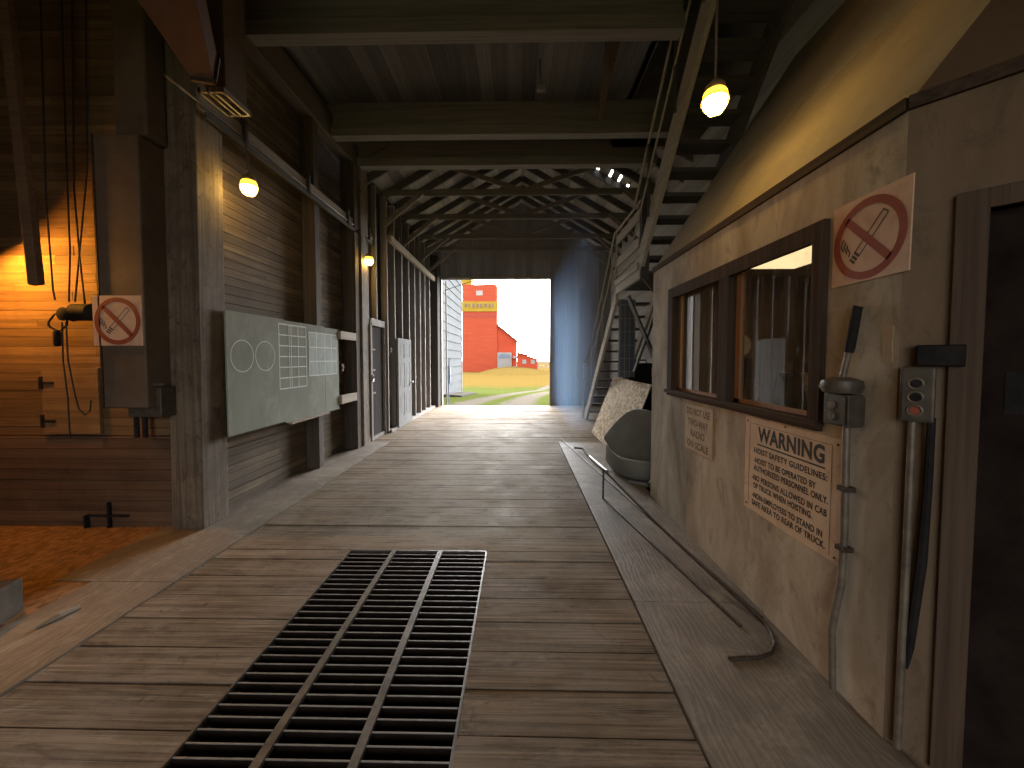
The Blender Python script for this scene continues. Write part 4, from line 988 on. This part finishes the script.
for i in (3, 7, 10):
    child(up, 'baluster', MB().tube([(SX0-.05, UY0-DY*i, LZ+DZ_*i), (SX0-.06, UY0-DY*i, LZ+DZ_*i+.95)], .016), 'stair', smooth=True)
for o_ in (1.0, .55):
    child(lo, 'handrail', MB().tube([(SX0-.05, 6.98, LZ+o_), (SX0-.05, LY0-.5, .45+o_), (SX0-.07, LY0-.02, .10+o_ if o_ < .9 else 1.45)], .017), 'stringer', smooth=True)
child(lo, 'newel_post', MB().tube([(SX0-.07, LY0-.02, 0), (SX0-.07, LY0-.02, 1.5)], .025), 'stringer', smooth=True)
for i in (4, 9):
    child(lo, 'baluster', MB().tube([(SX0-.04, LY0-.246*i, LZ*i/13), (SX0-.05, LY0-.246*i, LZ*i/13+1.0)], .014), 'stringer', smooth=True)

# OSB sheet, cabinet, trough, rods
O0, O1 = Vector((1.56, 5.85, .006)), Vector((1.56, 8.2, .006)); T = Vector((.46, 0, 1.19)); nn = Vector((-1.19, 0, .46)).normalized()*.012
single('chipboard_sheet', MB().hexa([O0, O1, O1+T, O0+T], [O0-nn, O1-nn, O1-nn+T, O0-nn+T]), 'osb', tuple(O0), 'tan chipboard sheet leaning at the foot of the stairs', 'board')
t = thing('metal_cabinet', (2.3, 7.5, 0), 'dark metal cabinet with a rounded top behind the chipboard sheet', 'cabinet')
child(t, 'cabinet_body', MB().box(2.07, 2.58, 7.25, 7.7, 0, 1.5), 'black', .05)
child(t, 'cabinet_handle', MB().tube([(2.2, 7.25, 1.5), (2.2, 7.28, 1.56), (2.4, 7.28, 1.56), (2.4, 7.25, 1.5)], .014), 'black', smooth=True)
child(t, 'cabinet_latch', MB().box(2.5, 2.53, 7.22, 7.25, 1.25, 1.42), 'conduit')
# curved trough
def bez(a, b, c, d, t): return a*(1-t)**3+b*3*t*(1-t)**2+c*3*t*t*(1-t)+d*t**3
top = [pY(603, 438, 5.75), pY(616, 421, 5.65), pY(634, 408.5, 5.45), pY(662, 413, 4.9)]
bot = [Vector((1.27, 5.62, .10)), Vector((1.33, 5.30, .02)), Vector((1.42, 5.05, .02)), Vector((1.62, 4.75, .06))]
m = MB(); NU, NV = 14, 16; grid = []
for i in range(NU+1):
    u = i/NU
    # Catmull-like blend through the four columns
    def col(P):
        x = u*3; k_ = min(int(x), 2); f_ = x-k_
        p0, p1, p2, p3 = P[max(k_-1, 0)], P[k_], P[k_+1], P[min(k_+2, 3)]
        return .5*((2*p1)+(p2-p0)*f_+(2*p0-5*p1+4*p2-p3)*f_**2+(3*p1-p0-3*p2+p3)*f_**3)
    Tt, Bb = col(top), col(bot)
    rowp = []
    back = Vector((.22, .20, 0)); fwd = Vector((-.02, -.20, 0))
    for j in range(NV+1):
        v = j/NV
        if v < .7:
            rowp.append(bez(Tt, Tt*.55+Bb*.45+back*.5, Bb+back*.9+Vector((0, 0, .0)), Bb, v/.7))
        else:
            q = (v-.7)/.3; a_ = q*PI*.75
            rowp.append(Bb+fwd*math.sin(a_)*.75+Vector((0, 0, .16*(1-math.cos(a_)))))
    grid.append(rowp)
vs = [[m.bm.verts.new(p_) for p_ in r_] for r_ in grid]
for i in range(NU):
    for j in range(NV): m.bm.faces.new((vs[i][j], vs[i+1][j], vs[i+1][j+1], vs[i][j+1]))
for v in m.bm.verts: v.co.z = max(v.co.z, .012)
o = single('curved_trough', m, 'rubber', (1.4, 5.2, 0), 'grey curved trough lying on the floor against the office corner', 'trough', smooth=True)
sm = o.modifiers.new('thickness', 'SOLIDIFY'); sm.thickness = .016; sm.offset = 0
sb = o.modifiers.new('smooth', 'SUBSURF'); sb.levels = 1; sb.render_levels = 1
single('tin_scrap', MB().hexa([(1.40, 4.86, .006), (1.60, 4.72, .006), (1.63, 4.78, .006), (1.44, 4.92, .006)], [(1.40, 4.86, .03), (1.60, 4.72, .05), (1.63, 4.78, .05), (1.44, 4.92, .03)]), 'chrome', (1.5, 4.8, 0), 'pale scrap of tin lying under the curved trough', 'scrap')
# hooked rods
rz = .012
t = thing('hooked_rod', (1.3, 3.5, .0), 'long rusty rod with a curved hook lying along the office wall', 'rod')
P = [fl(601, 470, .0), fl(640, 508), fl(690, 556), fl(740, 604), fl(764, 624)]
hook = [fl(764, 624), fl(771, 634), fl(775, 646), fl(771, 655), fl(758, 659.5), fl(742, 660), fl(729, 661)]
pts = []
h0 = .30
A0 = Vector((.965, 4.34, .012)); A1 = Vector((.965, 4.34, .34))
U0 = fl(603, 499); U0.z = .012
U1 = Vector((U0.x, U0.y, 0)) ; 
# upright: find height so that its top is at image row 469
for hz in [x_*.005 for x_ in range(100)]:
    d = Vector((U0.x, U0.y, hz))-CP; c_ = d.dot(FW)
    yy = PPY-FPX*d.dot(UP)/c_
    if yy <= 469: break
U1 = Vector((U0.x, U0.y, hz))
line = [U1]
end = fl(764, 624); end.z = rz
for s_ in range(1, 9): line.append(U1.lerp(end, s_/8)+Vector((0, 0, -.03*math.sin(PI*s_/8))))
hk = []
for p_ in hook[1:]:
    hk.append(Vector((p_.x, p_.y, rz)))
child(t, 'rod_shaft', MB().tube(line+hk, .011, 8), 'rust', smooth=True)
child(t, 'rod_upright', MB().tube([U1, U1.lerp(U0, .5), U0], .010, 8), 'rust', smooth=True)
e2 = fl(741, 628); e2.z = rz
child(t, 'return_rod', MB().tube([U0, U0.lerp(e2, .5), e2], .010, 8), 'rust', smooth=True)
t = thing('straight_rod', (1.2, 4, 0), 'straight thin rod lying beside the hooked rod, with a bright end fitting', 'rod')
a, b = fl(561, 440), fl(762, 619); a.z = b.z = rz
child(t, 'rod_shaft', MB().tube([a, a.lerp(b, .5), b], .009, 8), 'rust', smooth=True)
c1, c2 = fl(590, 459), fl(607, 474); c1.z = c2.z = .035
child(t, 'end_fitting', MB().tube([c1, c2], .025, 10), 'chrome', smooth=True)
c0 = fl(583, 452); c0.z = .06
child(t, 'cross_handle', MB().tube([c0+Vector((-.14, .05, 0)), c0, c1], .016, 8), 'rust', smooth=True)

# broken board hanging from ceiling and overhead pipe bits
A, B = pY(628, 38, 4.6), pY(600, 119, 5.2); 
A2 = A+Vector((-.10, 0, .02))
t = single('hanging_board', MB().hexa([A+Vector((0, -.1, .35)), A+Vector((-.25, -.1, .35)), B+Vector((-.02, 0, 0)), B+Vector((.02, 0, 0))], [A+Vector((0, -.07, .35)), A+Vector((-.25, -.07, .35)), B+Vector((-.02, .03, 0)), B+Vector((.02, .03, 0))]), 'beamY', tuple(B), 'tapering broken board hanging from the ceiling near the upper stairs', 'board')
P = [pY(543, 0, 5.2), pY(542, 30, 5.2), pY(540, 60, 5.2), pY(541, 85, 5.2)]; P[0].z = 5.6
single('hanging_conduit', MB().tube(P, .014, 8).box(P[3].x-.05, P[3].x+.06, 5.17, 5.23, P[3].z-.06, P[3].z+.02), 'grey', tuple(P[3]), 'short grey pipe with a box hanging from the dark ceiling', 'conduit', smooth=False)

# ------------------------------------------------------------------ outside
def gz(x, y):
    z = -2.0*min(max((y-13.2)/30, 0), 1)
    d = math.hypot((x+1.0)/9.0, (y-93)/16.0)
    z += 1.55*max(0, 1-d*d)**1.0 if d < 1 else 0
    return z
m = MB(); xs = [-160, -90, -50, -30]+[-22+i for i in range(0, 45)]+[30, 50, 90, 160]
ys = [13.0+i*1.0 for i in range(0, 10)]+[23+i*2.5 for i in range(0, 38)]+[130, 160, 210, 300, 420]
V = [[m.bm.verts.new((x, y, gz(x, y)-.03)) for y in ys] for x in xs]
for i in range(len(xs)-1):
    for j in range(len(ys)-1): m.bm.faces.new((V[i][j], V[i+1][j], V[i+1][j+1], V[i][j+1]))
o = m.build('ground', M['ground']); o['kind'] = 'structure'
# behind the near end too
m = MB(); m.face([(-60, -80, -.2), (60, -80, -.2), (60, -4.7, -.15), (-60, -4.7, -.15)])
o = m.build('ground_near', M['ground']); o['kind'] = 'structure'
TY = 100.0
def at(px, py, Y=TY): return pY(px, py, Y)
t = thing('grain_elevator', (-12, TY, -2), 'tall red grain elevator with a yellow band, beyond the doorway', 'building')
bl, tr = at(462.5, 373), at(497, 284.5)
TX0, TX1, TZ = bl.x, tr.x, tr.z
tw = child(t, 'tower', MB().box(TX0, TX1, TY, TY+9, -2.2, TZ), 'barn')
z0, z1 = at(480, 311.5).z, at(480, 301.5).z
child(t, 'yellow_band', MB().box(TX0-.15, TX1+.1, TY-.15, TY, z0, z1), 'yellow')
m = MB(); r = random.Random(2); x = TX0+.7
while x < TX1-1.2:
    w = r.uniform(.35, .7); m.box(x, x+w, TY-.2, TY-.15, z0+.9+r.uniform(-.1, .3), z1-.6); x += w+r.uniform(.35, .6)
child(t, 'band_marks', m, 'casing')
m = MB(); x = TX0+.4; zz = z0-1.6
while x < TX1-.8:
    w = r.uniform(.45, .8); m.box(x, x+w, TY-.04, TY, zz+.0, zz+.95); x += w+.28
child(tw, 'faded_lettering', m, 'barntext')
child(tw, 'cupola', MB().box(TX0-.1, at(471, 280).x, TY+.5, TY+6, TZ, TZ+2.2), 'yellow')
child(tw, 'roof_cap', MB().box(at(484, 283).x, at(494, 283).x, TY+1, TY+6, TZ, TZ+.35), 'grey')
a = at(480, 293); child(tw, 'small_window', MB().box(a.x-.9, a.x+.7, TY-.06, TY, a.z-.6, a.z+.6).box(a.x-1.0, a.x-.9, TY-.08, TY, a.z-.7, a.z+.7), 'grey')
p0, p1, p2, p3 = at(497, 324.5), at(516.5, 340), at(516.5, 371), at(497, 371)
ax_ = child(t, 'annex', MB().prism([(p0.x, TY+.3, p0.z), (p1.x, TY+.3, p1.z), (p2.x, TY+.3, -2.2), (p3.x, TY+.3, -2.2)], (0, 8, 0)), 'barn2')
a, b = at(496.5, 323.5), at(517.5, 340.5)
child(ax_, 'annex_roof', MB().prism([(a.x, TY-.2, a.z), (b.x, TY-.2, b.z), (b.x, TY-.2, b.z-.35), (a.x, TY-.2, a.z-.35)], (0, 9, 0)), 'casing')
a, b = at(497.0, 367.5), at(512, 352.5)
dd = child(t, 'drive_door', MB().box(a.x+.1, b.x-.1, TY-.10, TY+.3, a.z-.5, b.z), 'offwhite')
m = MB(); cx, w = (a.x+b.x)/2, (b.x-a.x)/2-.35; zt = b.z-.3; zb = at(500, 358).z
pts = [(cx-w, TY-.16, zb), (cx+w, TY-.16, zb)]+[(cx+w*math.cos(q*PI/12)**1 if True else 0, TY-.16, zb+(zt-zb)*math.sin(q*PI/12)**.6) for q in range(1, 12)]
m.prism(pts, (0, .06, 0)); child(dd, 'dark_arch', m, 'slate')
m = MB()
for yy in (TX1+.9, TX1+1.2): m.tube([(yy, TY+1, at(500, 325).z-1), (yy, TY+1, at(500, 305).z)], .12, 6)
child(t, 'vent_pipe', m, 'grey')
a, b = at(503.5, 325), at(503.5, 307)
child(t, 'vent_pipe', MB().tube([(a.x, TY+2, a.z-1), (b.x, TY+2, b.z), (b.x-.8, TY+2, b.z+.2)], .12, 6), 'grey')
m = MB(); a, b = at(513, 356), at(517, 366); m.box(a.x, b.x, TY-.5, TY+.2, b.z-.8, b.z); m.box(a.x, b.x, TY-.5, TY+.2, a.z-.6, a.z)
child(t, 'side_steps', m, 'offwhite')
# low red shed
SY = 91.0
t = thing('low_shed', (0, SY, -2), 'low red shed with two pale windows right of the elevator', 'building')
q = [at(517, 353, SY), at(537.5, 359, SY), at(537.5, 371, SY), at(517, 370, SY)]
sb_ = child(t, 'shed_body', MB().prism([(q[0].x, SY, q[0].z), (q[1].x, SY, q[1].z), (q[2].x, SY, -2.2), (q[3].x, SY, -2.2)], (0, 5, 0)), 'barn2')
child(sb_, 'shed_roof', MB().prism([(q[0].x-.3, SY-.3, q[0].z+.05), (q[1].x+.4, SY-.3, q[1].z+.05), (q[1].x+.4, SY-.3, q[1].z+.3), (q[0].x-.3, SY-.3, q[0].z+.3)], (0, 5.6, 0)), 'barn2')
for px in (524.3, 532.8):
    c = at(px, 361.8, SY); child(sb_, 'shed_window', MB().box(c.x-.45, c.x+.45, SY-.06, SY, c.z-.5, c.z+.5), 'offwhite')
c = at(521, 354.5, SY); child(t, 'shed_stack', MB().tube([(c.x, SY+1, c.z-.5), (c.x, SY+1, c.z+.9)], .15, 8), 'offwhite')
# white-sided building at the left
t = thing('white_building', (-6, 22, 0), 'white sided building just outside the doorway on the left', 'building')
BX = -4.25; BY0, BY1 = 15.2, 28.6
m = MB(); z = -1.6
while z < 8.2:
    m.hexa([(BX-.05, BY0, z), (BX+.0, BY0, z), (BX+.0, BY1, z), (BX-.05, BY1, z)], [(BX-.05, BY0, z+.52), (BX-.035, BY0, z+.52), (BX-.035, BY1, z+.52), (BX-.05, BY1, z+.52)]); z += .53
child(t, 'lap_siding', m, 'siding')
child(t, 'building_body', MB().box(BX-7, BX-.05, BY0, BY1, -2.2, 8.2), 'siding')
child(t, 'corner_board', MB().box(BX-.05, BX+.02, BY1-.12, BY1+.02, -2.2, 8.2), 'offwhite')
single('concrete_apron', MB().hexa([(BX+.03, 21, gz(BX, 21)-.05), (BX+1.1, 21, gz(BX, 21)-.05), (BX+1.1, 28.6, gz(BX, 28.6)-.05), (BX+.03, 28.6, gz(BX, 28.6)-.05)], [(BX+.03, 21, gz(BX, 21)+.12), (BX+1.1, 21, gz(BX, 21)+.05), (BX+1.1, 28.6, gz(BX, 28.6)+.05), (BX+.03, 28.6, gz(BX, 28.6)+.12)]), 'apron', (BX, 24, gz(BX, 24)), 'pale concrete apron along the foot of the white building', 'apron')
single('gate_post', MB().tube([(-2.55, 13.7, -.1), (-2.5, 13.7, 1.6)], .03, 8).box(-2.56, -2.46, 13.66, 13.74, .7, 1.3), 'slate', (-2.55, 13.7, 0), 'dark latch post just outside the left edge of the doorway', 'post')
single('door_slide_rail', MB().box(-2.50, -2.46, 13.06, 13.1, -.03, 4.2), 'stud', (-2.48, 13.1, 0), 'upright pale guide rail just inside the left edge of the doorway', 'rail')
# cables across the top corners of the doorway
a, b = pY(444.5, 290.5, 13.06), pY(484, 277, 13.06)
single('door_cable', MB().tube([a, b], .012, 6), 'wire', tuple(a), 'dark cable across the upper left corner of the doorway', 'cable')
a, b = pY(505, 277, 13.06), pY(550, 288.5, 13.06)
single('door_cable', MB().tube([a, b], .012, 6), 'wire', tuple(a), 'dark cable across the upper right corner of the doorway', 'cable')
# distant fence by the shed
t = thing('field_fence', (3, 110, -2), 'pale rail fence in the distance right of the low shed', 'fence')
a, b = at(538, 363, 110), at(552, 363, 110)
for zz in (a.z, a.z-1.0): child(t, 'fence_rail', MB().box(a.x, b.x+3, 110, 110.1, zz-.12, zz+.12), 'grey')
for i in range(5): child(t, 'fence_post', MB().box(a.x+i*1.6, a.x+i*1.6+.2, 110.1, 110.3, -2.2, a.z+.2), 'grey')

# ------------------------------------------------------------------ alcove lamp, light
t = thing('alcove_lamp', (-4.62, 3.10, 2.6), 'orange bulb under a metal shade just past the left frame edge', 'lamp')
AL = Vector((-4.62, 3.10, 2.50))
child(t, 'bulb', MB().lathe([(.01, -.06), (.035, -.05), (.045, -.02), (.035, .02), (.018, .05)], AL, 14), emit('alcove_bulb', (1.0, .40, .05), 245), smooth=True)
sh = MB().lathe([(.02, .13), (.05, .12), (.16, .03), (.165, .03), (.055, .13), (.025, .14)], AL, 20)
bmesh.ops.rotate(sh.bm, cent=AL, matrix=Matrix.Rotation(math.radians(-28), 3, 'Y'), verts=sh.bm.verts[:])
child(t, 'shade', sh, 'black', smooth=True)
child(t, 'hanging_cord', MB().tube([AL+Vector((0, 0, .05)), Vector((AL.x, AL.y, 5.58))], .007, 6), 'wire')

HAZE = .13
SKY0, SKY1 = .9, 7.5
W_ = bpy.data.worlds.new('overcast_sky'); S.world = W_; W_.use_nodes = True
nt = W_.node_tree; bg = nt.nodes['Background']; bg.inputs[0].default_value = (.98, .99, 1.0, 1)
# overcast, the hidden sun stands beyond the far doorway: that half of the sky is brighter
tc = nt.nodes.new('ShaderNodeTexCoord'); dp = nt.nodes.new('ShaderNodeVectorMath'); dp.operation = 'DOT_PRODUCT'; dp.inputs[1].default_value = (0, .83, .56)
nt.links.new(tc.outputs['Generated'], dp.inputs[0])
mr = nt.nodes.new('ShaderNodeMapRange'); mr.interpolation_type = 'SMOOTHSTEP'
for i_, v_ in ((1, -.1), (2, 1.0), (3, SKY0), (4, SKY1)): mr.inputs[i_].default_value = v_
nt.links.new(dp.outputs['Value'], mr.inputs[0]); nt.links.new(mr.outputs[0], bg.inputs[1])
def portal(name, loc, rot, sx, sy):
    l = bpy.data.lights.new(name, 'AREA'); l.shape = 'RECTANGLE'; l.size = sx; l.size_y = sy; l.cycles.is_portal = True
    o = bpy.data.objects.new(name, l); COL.objects.link(o); o.location = loc; o.rotation_euler = rot
portal('doorway_daylight', ((DX0+DX1)/2, 12.99, DZ/2), (-PI/2, 0, 0), DX1-DX0, DZ)
portal('near_end_daylight', (-.55, -4.63, 2.0), (PI/2, 0, 0), 3.7, 4.0)
# bluish haze volume, partly imitating lens glow, shaped to leave the doorway clear
hm = bpy.data.materials.new('glow_haze_air'); hm.use_nodes = True; nt = hm.node_tree; nt.nodes.clear()
vo = nt.nodes.new('ShaderNodeVolumeScatter'); vo.inputs['Color'].default_value = (.36, .60, 1, 1); vo.inputs['Density'].default_value = HAZE; vo.inputs['Anisotropy'].default_value = .45
om = nt.nodes.new('ShaderNodeOutputMaterial'); nt.links.new(vo.outputs[0], om.inputs['Volume'])
hz = MB().prism([(-1.9, 7.6, 4.2), (1.06, 7.6, 4.2), (1.06, 7.6, .06), (1.60, 7.6, .06), (1.60, 7.6, 5.0), (-1.9, 7.6, 5.0)], (0, 4.7, 0)).build('glow_haze', hm); tag(hz, 'thin bluish haze, partly imitating lens glow, under the roof around the doorway', 'haze', kind='stuff')

for o in list(bpy.data.objects):
    if '_w' in o.keys(): del o['_w']
S.view_settings.view_transform = 'Standard'; S.view_settings.look = 'None'; S.view_settings.gamma = 1; S.view_settings.exposure = 2.3
S.view_settings.use_curve_mapping = False
S.cycles.use_denoising = True
S.cycles.max_bounces = 8; S.cycles.diffuse_bounces = 5; S.cycles.glossy_bounces = 3; S.cycles.transparent_max_bounces = 12
S.cycles.sample_clamp_indirect = 6; S.cycles.caustics_reflective = False; S.cycles.caustics_refractive = False
